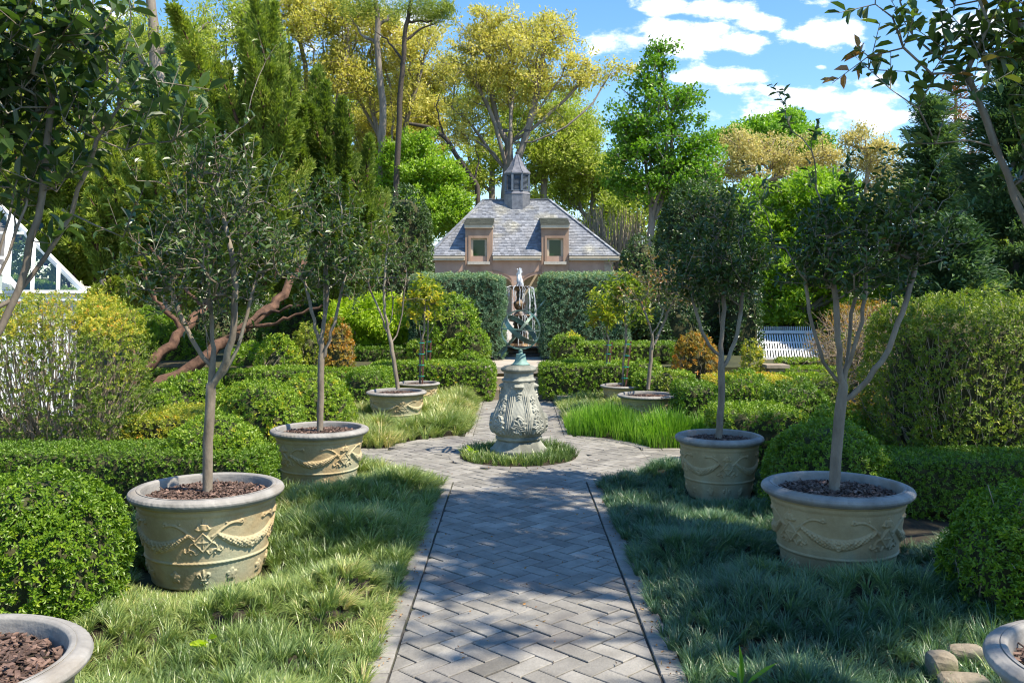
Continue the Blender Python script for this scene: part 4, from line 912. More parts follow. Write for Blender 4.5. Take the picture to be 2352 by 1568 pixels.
hedge('pale hedge top right of the rounded mound behind the second right tree', 1640, 1830, 872, 11.0, .8, .04, group=gH, tb=.66, mat='boxdry')
hedge('shaded low hedge behind the glossy right mound', 2050, 2330, 955, 8.6, .7, .032, group=gH, tb=.5)
hedge('low hedge behind the left mounds under the green bushes', 560, 800, 850, 12.6, .7, .04, group=gH, tb=.5)
ball('yellow green shrub near the far right hedge rows', 1846, 1940, 868, 940, 10.4, .04, mat='boxdry', tb=.28, name='loose_shrub', cat='shrub')
ball('small golden orange shrub right of the nearest right camellia trunk', 1948, 2056, 900, 985, 8.6, .034, mat='orange', tb=.42, name='loose_shrub', cat='shrub', core=.6, stems=40, gap=.35)
ball('light green low shrub under the nearest right camellia trunk', 1850, 1985, 925, 1000, 8.0, .034, mat='box', tb=.62, name='loose_shrub', cat='shrub', core=.7)
gS = 'overgrown sheared boxwood bushes'
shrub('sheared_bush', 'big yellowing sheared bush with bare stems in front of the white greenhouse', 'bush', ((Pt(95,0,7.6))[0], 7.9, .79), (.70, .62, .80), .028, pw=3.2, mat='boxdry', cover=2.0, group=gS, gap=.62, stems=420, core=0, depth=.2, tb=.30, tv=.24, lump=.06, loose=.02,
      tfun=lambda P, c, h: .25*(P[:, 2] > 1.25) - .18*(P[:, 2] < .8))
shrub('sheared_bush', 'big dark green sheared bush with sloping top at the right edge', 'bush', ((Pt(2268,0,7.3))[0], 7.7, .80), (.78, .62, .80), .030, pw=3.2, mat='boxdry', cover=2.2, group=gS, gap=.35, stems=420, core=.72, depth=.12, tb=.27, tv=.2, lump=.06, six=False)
# loose shrubs
def bush(label, x0, x1, y0, y1, Y, L, mat, ground=0, **k): return ball(label, x0, x1, y0, y1, Y, L, ground=ground, mat=mat, name='loose_shrub', cat='shrub', **k)
bush('bronze and orange conical boxwood right of the second left camellia trunk', 742, 812, 728, 875, 13.2, .04, 'orange', core=.7, tb=.5, tv=.28, stems=60, gap=.3, pw=2.3)
bush('grey green loose shrub between left camellia trunks', 590, 690, 768, 880, 13.6, .045, 'box', core=.6, tb=.6, stems=90, gap=.45, tv=.25)
bush('green shrub with orange tips left of the bronze conical boxwood', 672, 748, 740, 880, 14.2, .045, 'boxdry', core=.6, tb=.35, stems=70, gap=.4)
bush('orange and yellow bush beyond the square clipped block', 1546, 1650, 762, 870, 14.2, .045, 'orange', core=.6, tb=.5, tv=.3, stems=90, gap=.35)
bush('thin yellow bush beside the stone pillar', 1702, 1752, 778, 860, 13.8, .04, 'boxdry', core=0, tb=.6, stems=60, gap=.5)
bush('low orange shrub between citrus pots and left upper hedge', 880, 962, 822, 862, 14.3, .04, 'orange', tb=.45, ground=.2)
bush('camellia bush in front of the tall left blue green hedge', 985, 1095, 682, 790, 15.35, .06, 'box', ground=TZ, core=.75, tb=.5, loose=.05)
bush('dark glossy low camellia behind the upper right hedge', 1500, 1610, 690, 800, 16.2, .075, 'holly', ground=TZ, core=.75, tb=.4, loose=.05)
bush('dark evergreen bush by the cottage left end', 872, 992, 428, 660, 24, .085, 'holly', ground=TZ, core=.85, tb=.55, cover=2.4, pw=2.4)
bush('round dark evergreen bush by the cottage right corner', 1420, 1535, 538, 660, 23, .085, 'holly', ground=TZ, core=.85, tb=.6, cover=2.4)
bush('tall clipped dark camellia screen right of the cottage', 1516, 1690, 420, 820, 18.5, .075, 'holly', ground=TZ, core=.86, tb=.5, cover=2.6, pw=3)
bush('dark evergreen screen between the second right tree and the greenhouse', 1660, 1745, 610, 860, 17.5, .07, 'holly', ground=0, core=.8, tb=.45, cover=2.2, pw=2.6)
bush('green undergrowth below the juniper foliage', 520, 640, 790, 900, 15.0, .06, 'fresh', core=.7, tb=.3, gap=.3)
bush('sprawling green undergrowth behind the leaning trunks', 300, 470, 750, 900, 16.5, .06, 'fresh', core=.75, tb=.2, gap=.2)
hedge('low hedge along the terrace edge behind the left mounds', 60, 840, 856, 13.75, .5, .045, group=gH, tb=.3)
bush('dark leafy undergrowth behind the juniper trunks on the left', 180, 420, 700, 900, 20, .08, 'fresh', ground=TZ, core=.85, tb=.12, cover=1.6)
bush('shadowy green shrub bank between the junipers and the camellia trunks', 380, 640, 690, 880, 22, .09, 'holly', ground=TZ, core=.85, tb=.6, cover=1.8)
bush('green shrub bank behind the bronze conical boxwood', 600, 860, 680, 870, 20, .08, 'box', ground=TZ, core=.85, tb=.15, cover=1.8)
bush('broad green shrub left of the dark evergreen by the cottage', 760, 900, 600, 860, 24, .09, 'holly', ground=TZ, core=.85, tb=.7, cover=1.8)
bush('leafy bank behind the ribbed greenhouse', 1640, 2000, 700, 800, 29, .1, 'fresh', core=.85, tb=.2, cover=1.6)
bush('shrub bank behind the rose thicket and the dark sheared bush', 1930, 2420, 700, 860, 15.5, .06, 'boxdry', core=.85, tb=.2, cover=1.6)
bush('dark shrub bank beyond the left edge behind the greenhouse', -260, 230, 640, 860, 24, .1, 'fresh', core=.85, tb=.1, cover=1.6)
# tall blue green hedges flanking the fountain
gT = 'tall blue green hedges'
def tall(label, xa, xb, ytop, Y, dep, sgn, L=.055):
    a = Pt(xa, ytop, Y); b = Pt(xb, ytop, Y); h = a[2] - TZ
    r = shrub('cypress_hedge', label, 'hedge', ((a[0]+b[0])/2, Y+dep/2, TZ+h/2), ((b[0]-a[0])/2, dep/2, h/2), L, pw=12, mat='bluehedge', cover=3.2, group=gT, zlo=-.99, wl=.28, core=.9, m=6, lump=.035, tb=.42, tv=.2, depth=.07, upb=.5, tfun=lambda P, c, hh: .32*(P[:, 2] > c[2]+hh[2]*.9))  # tfun lightens the hedge top, sunlight put into the leaf tint
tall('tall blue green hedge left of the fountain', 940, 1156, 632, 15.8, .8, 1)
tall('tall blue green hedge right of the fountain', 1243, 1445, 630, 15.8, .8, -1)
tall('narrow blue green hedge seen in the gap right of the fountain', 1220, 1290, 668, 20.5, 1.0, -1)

# ================================================================== grasses
POTS = []   # filled before the grass is sown: x, y, radius
def grass(name, label, n, region, Lr, Wr, mat, seed, keep=None, lean=.9, tb=.4, per=24, spread=.035, cat='grass', hz=1.0):
    q = np.random.default_rng(seed); x0, x1, y0, y1 = region; st = math.sqrt((x1-x0)*(y1-y0)/n); gx_, gy_ = np.meshgrid(np.arange(x0, x1, st), np.arange(y0, y1, st)); x = gx_.ravel() + q.uniform(-.62, .62, gx_.size)*st; y = gy_.ravel() + q.uniform(-.62, .62, gx_.size)*st
    k = edge_d(x, y) > .0
    if keep is not None: k &= keep(x, y)
    for (px, py, pr) in POTS: k &= np.hypot(x-px, y-py) > pr
    x, y = x[k], y[k]; n = len(x); z = hgt(x, y)*.85*hz
    e = .05; gx = (hgt(x+e, y)-hgt(x-e, y))/(2*e); gy = (hgt(x, y+e)-hgt(x, y-e))/(2*e)
    P3 = np.c_[x, y, np.zeros(n)]; fl = sn(P3, 2.3, 1)*2.2 + sn(P3, 6, 3)
    hx = -gx*1.5 + .22*np.cos(fl); hy = -gy*1.5 + .22*np.sin(fl)
    tt = tb + .02 + .2*sn(P3, 3.1, 2) + q.normal(0, .10, n); szf = 1 + .2*sn(P3, 4.4, 6) + q.normal(0, .18, n)
    for (px, py, pr) in POTS: szf = szf * (1 - .45*np.exp(-(np.hypot(x-px, y-py)/(pr*1.35))**4))
    a = q.uniform(0, 6.28, n*per); ro = spread*np.sqrt(q.random(n*per)); X = np.repeat(x, per) + ro*np.cos(a); Y = np.repeat(y, per) + ro*np.sin(a); Z = np.repeat(z, per) - .01
    rd = q.uniform(.3, 1.35, n*per); HX = np.repeat(hx, per) + rd*np.cos(a); HY_ = np.repeat(hy, per) + rd*np.sin(a); hl = np.hypot(HX, HY_) + 1e-6
    L = q.uniform(*Lr, n*per)*np.repeat(szf, per); ln = np.clip(lean*(.35 + .75*hl*q.uniform(.6, 1.2, n*per)), .15, 1.9); W = q.uniform(*Wr, n*per)
    dx, dy = HX/hl, HY_/hl; rows = []
    B0 = np.c_[X, Y, Z]; cur = B0; K = 4
    tw = q.normal(0, .5, n*per); sx_, sy_ = -dy*np.cos(tw)+dx*np.sin(tw), dx*np.cos(tw)+dy*np.sin(tw); Sd = np.c_[sx_, sy_, q.normal(0, .15, n*per)]
    for i in range(K):
        f_ = (1, 1.0, .75, .12)[i]; rows += [cur - Sd*(W*f_/2)[:, None], cur + Sd*(W*f_/2)[:, None]]
        ang = ln*(.15 + .85*(i+.5)/(K-1)); st_ = (L/(K-1))[:, None]; cur = cur + st_*np.c_[dx*np.sin(ang), dy*np.sin(ang), np.cos(ang)]
    V = np.stack(rows, 1); b_ = np.arange(n*per)[:, None, None]*8; Fx = np.array([[0,1,3,2],[2,3,5,4],[4,5,7,6]])
    t = np.clip(np.repeat(tt, per) + q.normal(0, .13, n*per), 0, 1); G = NP(); G.add(V, (b_ + Fx[None]).reshape(-1, 4), np.repeat(t, 3))
    o_ = G.build(name, MT[mat], None); return tag(o_, label, cat, 'grass plantings along the path', 'stuff')
# ================================================================== trees
def grow(trunk, targets, bf=.35, seg=.3, wob=.05, k0=-1, up=.0, limbs=None):
    """connects the targets to the trunk by a balanced spanning tree; long links become wandering chains"""
    nodes = [np.array(p, float) for p in trunk]; par = [-1] + list(range(len(trunk)-1)); pl = [0.]
    for i in range(1, len(nodes)): pl.append(pl[-1] + np.linalg.norm(nodes[i]-nodes[i-1]))
    if k0 < 0: k0 = len(trunk) + k0
    T = np.array(targets); n = len(T); best = np.full(n, 1e9); bi = np.zeros(n, int); done = np.zeros(n, bool); tip = np.zeros(n, int)
    def upd(idx):
        p = nodes[idx]; d = np.linalg.norm(T - p, axis=1) + up*np.maximum(0, p[2]-T[:, 2]) + bf*pl[idx]; m_ = d < best; best[m_] = d[m_]; bi[m_] = idx
    for i in range(k0, len(trunk)): upd(i)
    if limbs is not None:
        for li, lp_ in enumerate(limbs):
            a = len(trunk)-1 - (li % max(1, len(trunk)-k0)); p0 = nodes[a]; d = np.array(lp_)-p0; L = np.linalg.norm(d); k = max(2, int(L/seg)); prev = a; sidev = RG.normal(0, 1, 3); sidev -= d*(sidev @ d)/(L*L+1e-9)
            for s in range(1, k+1):
                f_ = s/k; h_ = np.array([d[0]*f_**.8, d[1]*f_**.8, d[2]*f_**1.25]); p = p0 + h_ + sidev*wob*L*.5*math.sin(math.pi*f_) + RG.normal(0, wob*seg*.5, 3)
                nodes.append(p); par.append(prev); pl.append(pl[prev] + np.linalg.norm(p-nodes[prev])*.6); prev = len(nodes)-1; upd(prev)
    for _ in range(n):
        c_ = np.where(done, 1e9, best); j = int(np.argmin(c_)); done[j] = True; a = bi[j]; p0 = nodes[a]; d = T[j]-p0; L = np.linalg.norm(d); k = max(1, int(L/seg))
        prev = a; sidev = RG.normal(0, 1, 3); sidev -= d*(sidev @ d)/(L*L+1e-9)
        for s in range(1, k+1):
            f_ = s/k; p = p0 + d*f_ + (sidev*wob*L*math.sin(math.pi*f_)*.5 + np.array([0, 0, wob*L*.9*math.sin(math.pi*f_)]) + (RG.normal(0, wob*seg*.6, 3) if s < k else 0)) * (1 if s < k else 0)
            nodes.append(p); par.append(prev); pl.append(pl[prev] + np.linalg.norm(p-nodes[prev])); prev = len(nodes)-1; upd(prev)
        tip[j] = prev
    return np.array(nodes), np.array(par), tip
def skeleton(G, nodes, par, rb, rt, minr=0.0, ksides=(8, 5, 3)):
    n = len(nodes); acc = np.zeros(n); ch = [[] for _ in range(n)]
    for i in range(n-1, 0, -1):
        if acc[i] == 0: acc[i] = 1
        acc[par[i]] += acc[i]; ch[par[i]].append(i)
    p = math.log(rb/rt)/math.log(max(acc[0], 2)); rad = rt*acc**p
    stack = [(0, None)]
    while stack:
        s, pr_ = stack.pop(); chain = [s] if pr_ is None else [pr_, s]; cur = s
        while ch[cur]:
            m_ = max(ch[cur], key=lambda c_: acc[c_])
            for c_ in ch[cur]:
                if c_ != m_: stack.append((c_, cur))
            chain.append(m_); cur = m_
        r = rad[chain].copy()
        if pr_ is not None: r[0] = r[1]*1.05
        if len(chain) < 2 or r[0] < minr: continue
        r[-1] *= .5
        k = ksides[0] if r[0] > rb*.45 else ksides[1] if r[0] > rb*.15 else ksides[2]
        V, Fq = tube_np(nodes[chain], r, k); G.add(V, Fq, .5)
    return rad
def in_blobs(n, blobs, shell=.55):
    w_ = np.array([b_[6] if len(b_) > 6 else b_[3]*b_[4]*b_[5] for b_ in blobs], float); w_ /= w_.sum(); k = RG.choice(len(blobs), n, p=w_); B_ = np.array([b_[:6] for b_ in blobs])[k]
    r = RG.random(n)**(1/3*(1-shell*.5)); return B_[:, :3] + rdir(n)*r[:, None]*B_[:, 3:6]
def bl(x, y, rx, ry, Y, dr=1.0, dY=0, w_=None):
    c_ = Pt(x, y, Y); a = (c_[0], Y+dY, c_[2], rx*Y/F, rx*Y/F*dr, ry*Y/F); return a if w_ is None else a + (w_,)
def tree(name, label, trunk, blobs, nt, rb, rt, leaf, mat, bark='bark', cat='tree', group=None, bf=.35, seg=.3, wob=.06, k0=-1, six=False, twigs=0, twl=.15, tb=.5, tv=.2, shape='kite', lw=.5, rc=.3, per=30, trunk_part=True, minr=0, clump=0, droop=0., extra=None, tipr=None, mid=.45, skel=True, shell=.55, twr=.0018, outw=.5, sub=0, limbs=False):
    base = trunk[0]; root = empty(name, base, label, cat, group)
    lim = [np.array(b_[:3]) - np.array([0, 0, b_[5]*.3]) for b_ in blobs] if limbs else None
    if sub:
        nb = []
        for b_ in blobs:
            for _ in range(sub):
                d_ = rdir(1)[0]*(RG.random()**.4)*.85; k_ = RG.uniform(.3, .58); nb.append((b_[0]+d_[0]*b_[3], b_[1]+d_[1]*b_[4], b_[2]+d_[2]*b_[5], b_[3]*k_*1.15, b_[4]*k_*1.15, b_[5]*k_*.9))
        T = np.r_[in_blobs(int(nt*.72), nb, .2), in_blobs(nt - int(nt*.72), blobs, .6)]
    else: T = in_blobs(nt, blobs, shell)
    if extra is not None: T = np.r_[T, extra]
    nodes, par, tip = grow(trunk, T, bf, seg, wob, k0, 0., lim); Gk = NP(); skeleton(Gk, nodes, par, rb, rt, minr); 
    P = nodes[tip]; ctr = np.mean([b_[:3] for b_ in blobs], axis=0); outv = unit(P - nodes[k0 if k0 >= 0 else len(trunk)+k0] + 1e-6)
    G = NP(); ct = np.clip(tb + tv*.6*sn(P, 3/max(1, rc*4), 1) + RG.normal(0, tv*.45, len(P)), 0, 1)
    if twigs:
        n = len(P)*twigs; P0 = np.repeat(P, twigs, 0); O = np.repeat(outv, twigs, 0)
        D = unit(O*outw + RG.normal(0, .55, (n, 3)) + np.array([0, 0, .35 - droop])); Lt = RG.uniform(.5, 1.3, n)*twl; E = P0 + D*Lt[:, None]
        U = unit(np.cross(D, rdir(n))); Wv = np.cross(D, U); r0 = twr
        V = np.stack([P0 + r0*U, P0 - r0*.5*U + r0*.87*Wv, P0 - r0*.5*U - r0*.87*Wv, E + r0*.5*U, E - r0*.25*U + r0*.4*Wv, E - r0*.25*U - r0*.4*Wv], 1)
        Gk.add(V, (np.arange(n)[:, None, None]*6 + np.array([[0,1,4,3],[1,2,5,4],[2,0,3,5]])[None]).reshape(-1, 4), .5)
        for j in range(per):
            f_ = (j + .5 + RG.uniform(-.3, .3, n))/per; f_ = f_**.8; ang = RG.uniform(0, 6.28, n)*.4 + j*2.4
            side = np.cos(ang)[:, None]*U + np.sin(ang)[:, None]*Wv; Dl = unit(D*.55 + side + np.array([0, 0, -.05 - droop]) + RG.normal(0, .2, (n, 3)))
            Q = P0 + D*(Lt*f_)[:, None]; t = np.clip(np.repeat(ct, twigs) + RG.normal(0, .14, n), 0, 1); L_ = leaf*RG.uniform(.6, 1.15, n)
            (leaf6 if six else kite)(G, Q, Dl, L_, L_*lw, t, Nref=np.repeat(outv, twigs, 0)*.4 + np.array([0, 0, .8]), nj=.7)
    else:
        n = len(P)*per; P0 = np.repeat(P, per, 0); off = rdir(n)*(RG.random(n)**.5)[:, None]*rc; off[:, 2] *= .75
        O = np.repeat(outv, per, 0); D = unit(O*.5 + rdir(n)*.9 + np.array([0, 0, .1-droop])); L_ = leaf*RG.uniform(.6, 1.3, n); t = np.clip(np.repeat(ct, per) + RG.normal(0, .15, n), 0, 1)
        kite(G, P0 + off, D, L_, L_*lw, t, mid=mid, Nref=O*.5 + unit(off)*.5 + np.array([0, 0, .6]), nj=.7)
    if skel: Gk.build('trunk', MT[bark], root, True)
    G.build('crown', MT[mat], root)
    return root

gC = 'potted standard camellias lining the path'
gZ = 'staked young citrus trees in the far pots'
def potted(label, X, Y, fork, top_, blobs, nt, rb, leaf, mat='camellia', group=gC, name='potted_camellia', z0=.42, tw=3, per=7, twl=.14, bf=.25, extra=None, tb=.42, tv=.2, outw=.5, limbs=None, six=True, lw=.46, kx=0, mid_=None, bark='camtrunk'):
    """slender trunk from the pot's soil to the fork, then limbs"""
    a = np.array([X, Y, z0]); f_ = Pt(*fork, Y) if len(fork) == 2 else np.array(fork); tr = []
    bend = RG.normal(0, .012, 2)
    for s in np.linspace(0, 1, 9):
        p = a + (f_-a)*s; p[:2] += bend*math.sin(s*3.1) + (np.array(mid_)*math.sin(s*math.pi) if mid_ else 0) + RG.normal(0, .0025, 2); tr.append(p)
    return tree(name, label, tr, blobs, nt, rb, .0030, leaf, mat, bark, 'small tree', group, bf=bf, seg=.07, wob=.12, k0=-3, six=six, twigs=tw, twl=twl, tb=tb, tv=tv, lw=lw, per=per, extra=extra, outw=outw, shell=.5, limbs=True, twr=.0022)
def whips(pts, Y): return np.array([Pt(x, y, Y) + np.array([0, dy, 0]) for x, y, dy in pts])

# pots and their trees ------------------------------------------------------------------------------------
SP = [(-1.80, 5.3, .436, .485, 15, 'large terracotta pot with shield relief holding the nearest full camellia on the left'),
      (-1.66, 7.7, .412, .475, 47, 'terracotta pot of the second left camellia with its garland catching the sun'),
      (-1.485, 11.35, .377, .40, 20, 'terracotta pot of the third left camellia before the plaza hedge'),
      (-1.40, 13.1, .315, .335, 62, 'terracotta pot holding the nearer staked citrus tree on the left'),
      (-1.35, 14.0, .275, .33, 20, 'terracotta pot farthest back on the left, behind the other citrus pot'),
      (1.90, 5.35, .432, .485, 27, 'large terracotta pot on the right with a garland swag facing front'),
      (1.645, 7.3, .352, .475, 0, 'narrow terracotta pot with shield and fleur relief in right shade'),
      (1.65, 11.3, .372, .365, 40, 'terracotta pot of the thin camellia beside bright grass on the right'),
      (1.52, 12.8, .315, .33, 35, 'terracotta pot of the nearer staked citrus tree on the right'),
      (1.36, 13.9, .245, .31, 15, 'smallest terracotta pot, farthest back on the right'),
      (-1.765, 2.75, .44, .49, 10, 'terracotta pot cut by the lower left corner, full of bark mulch'),
      (1.90, 2.72, .44, .49, 30, 'terracotta pot rim cut by the lower right corner')]
for (x, y, r, h, rot, lb) in SP: put_pot(x, y, r, h, rot, lb); POTS.append((x, y-.05, r*.86))
Y = 5.3
potted('nearest full left camellia, dark twiggy wide crown with pale branches', -1.80, Y, (490, 800), None,
       [bl(480,600,170,130,Y,.9), bl(390,620,110,110,Y,.8), bl(590,590,95,120,Y,.8), bl(480,480,120,90,Y,.8), bl(470,700,120,50,Y,.7), bl(500,420,130,90,Y,.7)], 210, .030, .050, tw=3, per=4, twl=.17,
       extra=whips([(500,360,.1),(540,400,-.1),(440,380,0),(410,450,.1),(560,440,.1),(480,310,.1),(640,480,.1),(340,500,0),(300,560,.1),(660,560,-.1),(560,290,0),(600,130,.1),(470,400,-.1),(395,330,.1),(620,410,0),(700,470,.1),(270,520,0),(690,640,0),(250,610,.1),(530,350,.15),(330,420,-.1)], Y), tb=.45)
Y = 7.7
potted('second left camellia with tall oval crown and forked trunk', -1.66, Y, (738, 770), None,
       [bl(745,570,110,110,Y,.9), bl(700,620,75,90,Y,.8), bl(795,600,65,95,Y,.8), bl(740,480,75,65,Y,.8)], 150, .028, .056, tw=2, per=6, extra=whips([(745,410,0),(870,620,0),(640,560,.1),(880,500,0)], Y), tb=.5)
Y = 11.35
potted('third left camellia with pale leaning trunk and sparse crown', -1.47, Y, (890, 752), None,
       [bl(890,610,75,80,Y,.9), bl(850,650,55,55,Y,.8), bl(930,640,45,60,Y,.8), bl(890,550,50,45,Y)], 90, .026, .06, tw=2, per=5, extra=whips([(960,560,0),(820,720,0),(800,640,0),(985,690,0)], Y), tb=.6, tv=.25)
Y = 5.35
potted('nearest full right camellia, glossy dark spreading crown with upright whips', 1.88, Y, (1940, 850), None,
       [bl(1975,590,150,105,Y,.9), bl(1850,590,85,95,Y,.8), bl(2110,540,90,85,Y,.8), bl(1990,490,110,70,Y,.8), bl(1900,510,70,60,Y,.7)], 210, .034, .056, tw=2, per=7,
       extra=whips([(1806,245,0),(1770,400,.1),(1850,330,-.1),(1950,380,.1),(2140,400,0),(2200,450,.1),(2215,560,0),(1745,470,0),(2030,400,0),(1870,420,.1),(1826,300,.05)], Y), tb=.40, tv=.16)
Y = 7.3
potted('second right camellia, dense dark round crown above the narrow pot', 1.64, Y, (1655, 790), None,
       [bl(1650,600,105,120,Y,.9), bl(1590,640,70,90,Y,.8), bl(1710,600,75,100,Y,.8), bl(1640,500,80,60,Y,.8)], 220, .028, .054, tw=2, per=8, extra=whips([(1790,440,0),(1770,620,.1),(1530,590,0),(1620,420,0)], Y), tb=.36, tv=.18)
Y = 11.3
potted('thin right camellia with bare bronze tipped twigs', 1.66, Y, (1500, 762), None,
       [bl(1530,680,55,45,Y,.9), bl(1470,680,45,40,Y,.8), bl(1560,650,35,45,Y,.8)], 80, .024, .05, tw=4, per=3, extra=whips([(1600,640,0),(1420,640,0),(1500,600,0),(1580,700,0),(1440,620,.1),(1545,600,0)], Y), tb=.8, tv=.3, twl=.22, bf=.2)
Y = 2.75
potted('foreground left camellia overhanging from the upper left corner, leaves in shade', -1.78, Y, (-1.60, Y, 1.55), None,
       [bl(60,330,150,130,Y,.8), bl(120,140,170,130,Y,.8), bl(-120,200,200,220,Y,.8), bl(220,290,110,90,Y,.6), bl(-50,-60,220,120,Y,.8), bl(60,450,110,60,Y,.6), bl(-300,300,200,250,Y,.8)], 240, .022, .07, tw=2, per=6, bf=.3,
       extra=whips([(395,325,0),(330,170,.1),(300,30,0),(420,320,-.05),(250,540,.1),(340,250,.1),(120,560,0)], Y), tb=.45, tv=.2, twl=.16)
Y = 2.72
potted('foreground right camellia reaching in from the upper right corner', 1.95, Y, (1.78, Y, 1.50), None,
       [bl(2330,60,150,130,Y,.7), bl(2450,200,170,180,Y,.8), bl(2220,140,100,80,Y,.6), bl(2600,100,200,220,Y,.8), bl(2300,-80,200,100,Y,.8), bl(2500,420,150,80,Y,.6), bl(2260,230,70,60,Y,.5)], 190, .022, .060, tw=2, per=6, bf=.3,
       extra=whips([(2010,10,0),(2100,-20,.1),(1995,130,0),(2075,110,0),(2045,205,0),(2130,60,.1),(2140,170,0),(2110,250,0),(2150,330,0),(2010,150,.05),(2160,20,0)], Y), tb=.5, tv=.3, twl=.14)
def citrus(label, X, Y, fx, fy, blobs, nt, tb=.55):
    r = potted(label, X, Y, (fx, fy), None, blobs, nt, .016, .085, 'citrus', gZ, 'young_citrus_tree', z0=.27, tw=3, per=6, tb=tb, tv=.3, lw=.42, twl=.13)
    b_ = MB(); f_ = Pt(fx, fy, Y); b_.bar((X+.035, Y-.03, .25), (f_[0]+.05, Y-.03, f_[2]-.05), .022, .022); b_.build('stake', MT['stake'], r)
    b_ = MB()
    for z in np.linspace(.42, f_[2]-.1, 4): b_.lathe([(.045, z), (.047, z+.004), (.045, z+.012)], 10, (X+.018+(f_[0]-X)*(z-.3)/(f_[2]-.3), Y-.015, 0))
    b_.build('tie', MT['tie'], r); return r
citrus('nearer left staked citrus with yellowing leaves', -1.375, 13.1, 966, 772, [bl(955,715,32,45,13.1), bl(975,680,30,35,13.1)], 45, .68)
citrus('farther left staked citrus behind the other one', -1.36, 14.0, 983, 770, [bl(1000,710,32,45,14.0), bl(985,680,26,30,14.0)], 40, .55)
citrus('nearer right staked citrus with full green crown', 1.52, 12.8, 1440, 775, [bl(1450,700,42,55,12.8), bl(1430,670,35,30,12.8)], 60, .42)
citrus('farther right staked citrus with yellow green crown', 1.37, 13.9, 1398, 778, [bl(1390,705,45,50,13.9), bl(1380,740,30,25,13.9)], 55, .5)

# sow the grasses -----------------------------------------------------------------------------------------
LZ = lambda x, y: x < 0
grass('mondo_grass', 'dark green mondo grass sweeping under the nearest left pots', 1900, (-2.9, -.6, 2.1, 5.6), (.055, .115), (.0028, .0046), 'mondo', 21, keep=lambda x, y: (x > -2.5), per=72, spread=.018, tb=.5, lean=1.3)
grass('mondo_grass', 'shade tinted blue green mondo grass under the nearest right pots', 1900, (.6, 3.1, 2.1, 5.6), (.065, .13), (.0028, .0046), 'mondoshade', 22, per=72, spread=.018, tb=.45, lean=1.3)
grass('mondo_grass', 'tufted mondo grass left of the path up to the crossing', 1150, (-2.4, -.5, 5.4, 8.4), (.08, .15), (.0036, .0055), 'mondo', 23, per=70, spread=.02, tb=.52, lean=1.35)
grass('mondo_grass', 'shade tinted mondo grass right of the path up to the crossing', 1100, (.5, 2.1, 5.4, 8.4), (.06, .11), (.0034, .0052), 'mondoshade', 24, per=64, spread=.018, tb=.42, lean=1.3)
grass('mondo_grass', 'pale combed mondo grass beyond the crossing on the left', 1100, (-2.3, -.4, 9.4, 13.5), (.11, .19), (.0045, .0065), 'mondo', 25, per=50, spread=.03, tb=.62, lean=1.35)
grass('mondo_grass', 'mondo grass beyond the crossing on the right', 800, (.5, 2.4, 10.9, 13.4), (.09, .16), (.0045, .0065), 'mondo', 26, per=36, spread=.06, tb=.62, lean=1.25)
grass('liriope', 'bright upright green blades beyond the crossing on the right', 900, (.55, 2.5, 9.4, 11.2), (.13, .24), (.006, .010), 'liriope', 27, per=16, spread=.04, tb=.5, lean=.45)
# the ring round the pedestal
q = np.random.default_rng(3)
_ed, _hg = edge_d, hgt
edge_d = lambda x, y: np.where((np.hypot(x-RC[0], y-RC[1]) < .575) & (np.hypot(x-RC[0], y-RC[1]) > .30), 1., -1.)
hgt = lambda x, y: .03*np.sin(np.pi*np.clip((np.hypot(np.asarray(x)-RC[0], np.asarray(y)-RC[1])-.28)/.31, 0, 1))
grass('mondo_grass', 'ring of dark mondo grass round the foot of the pedestal', 520, (-.6, .7, 8.4, 9.6), (.06, .11), (.004, .0065), 'mondo', 28, per=22, spread=.022, tb=.4)
edge_d, hgt = _ed, _hg
g = MB(); g.lathe([(.58, -.005), (.45, .012), (.28, .005)], 40, (RC[0], RC[1], 0)); struct(g.build('soil', MT['soil'], smooth=True))
# kerb stones, rocks, weeds, litter
kb = empty('rough_stone_kerb', (1.4, 13.4, 0), 'rough grey brown stone kerb under the front right hedge', 'kerb')
b = MB(); x = .62
while x < 2.6: wd = rr.uniform(.12, .3); b.box((x+.005, 13.3+rr.uniform(0, .02), -.02), (x+wd-.005, 13.5, .10+rr.uniform(-.01, .012)), rr.random()); x += wd
b.build('block', MT['stone'], kb)
pl_ = empty('stone_pillar', (Pt(1780, 0, 13.6)[0], 13.6, 0), 'small stone pillar with flat cap among the right hedges', 'pillar')
a = Pt(1780, 846, 13.6); b = MB()
for k in range(6): b.box((a[0]-.10+rr.uniform(-.01, .01), 13.5, .085*k), (a[0]+.10+rr.uniform(-.01, .01), 13.7, .085*k+.08), rr.random())
b.build('shaft', MT['stone'], pl_); b = MB(); b.box((a[0]-.17, 13.43, .51), (a[0]+.17, 13.77, .56)); b.build('cap', MT['stone'], pl_)
def rock(label, x, y, Y, s, seed):
    p = Pt(x, y, Y); n = 14; q = np.random.default_rng(seed); b_ = MB(); m_ = bmesh.new(); bmesh.ops.create_icosphere(m_, subdivisions=3, radius=1)
    V = np.array([v.co[:] for v in m_.verts]); pw = 5.; V = V/((np.abs(V)**pw).sum(1)**(1/pw))[:, None]; V *= np.array(s); V += unit(V)*(sn(V+seed, 18, seed % 7)*.012)[:, None]
    an = q.uniform(-.5, .5); R2 = np.array([[math.cos(an), -math.sin(an), 0], [math.sin(an), math.cos(an), 0], [0, 0, 1]]); V = V @ R2.T
    Fq = np.array([[v.index for v in f.verts] for f in m_.faces]); m_.free()
    o_ = mesh_np('garden_rock', V, [Fq], MT['rock'], None, None, False); o_.location = (p[0], Y, s[2]*.7); return tag(o_, label, 'rock', 'rocks edging the lower right bed')
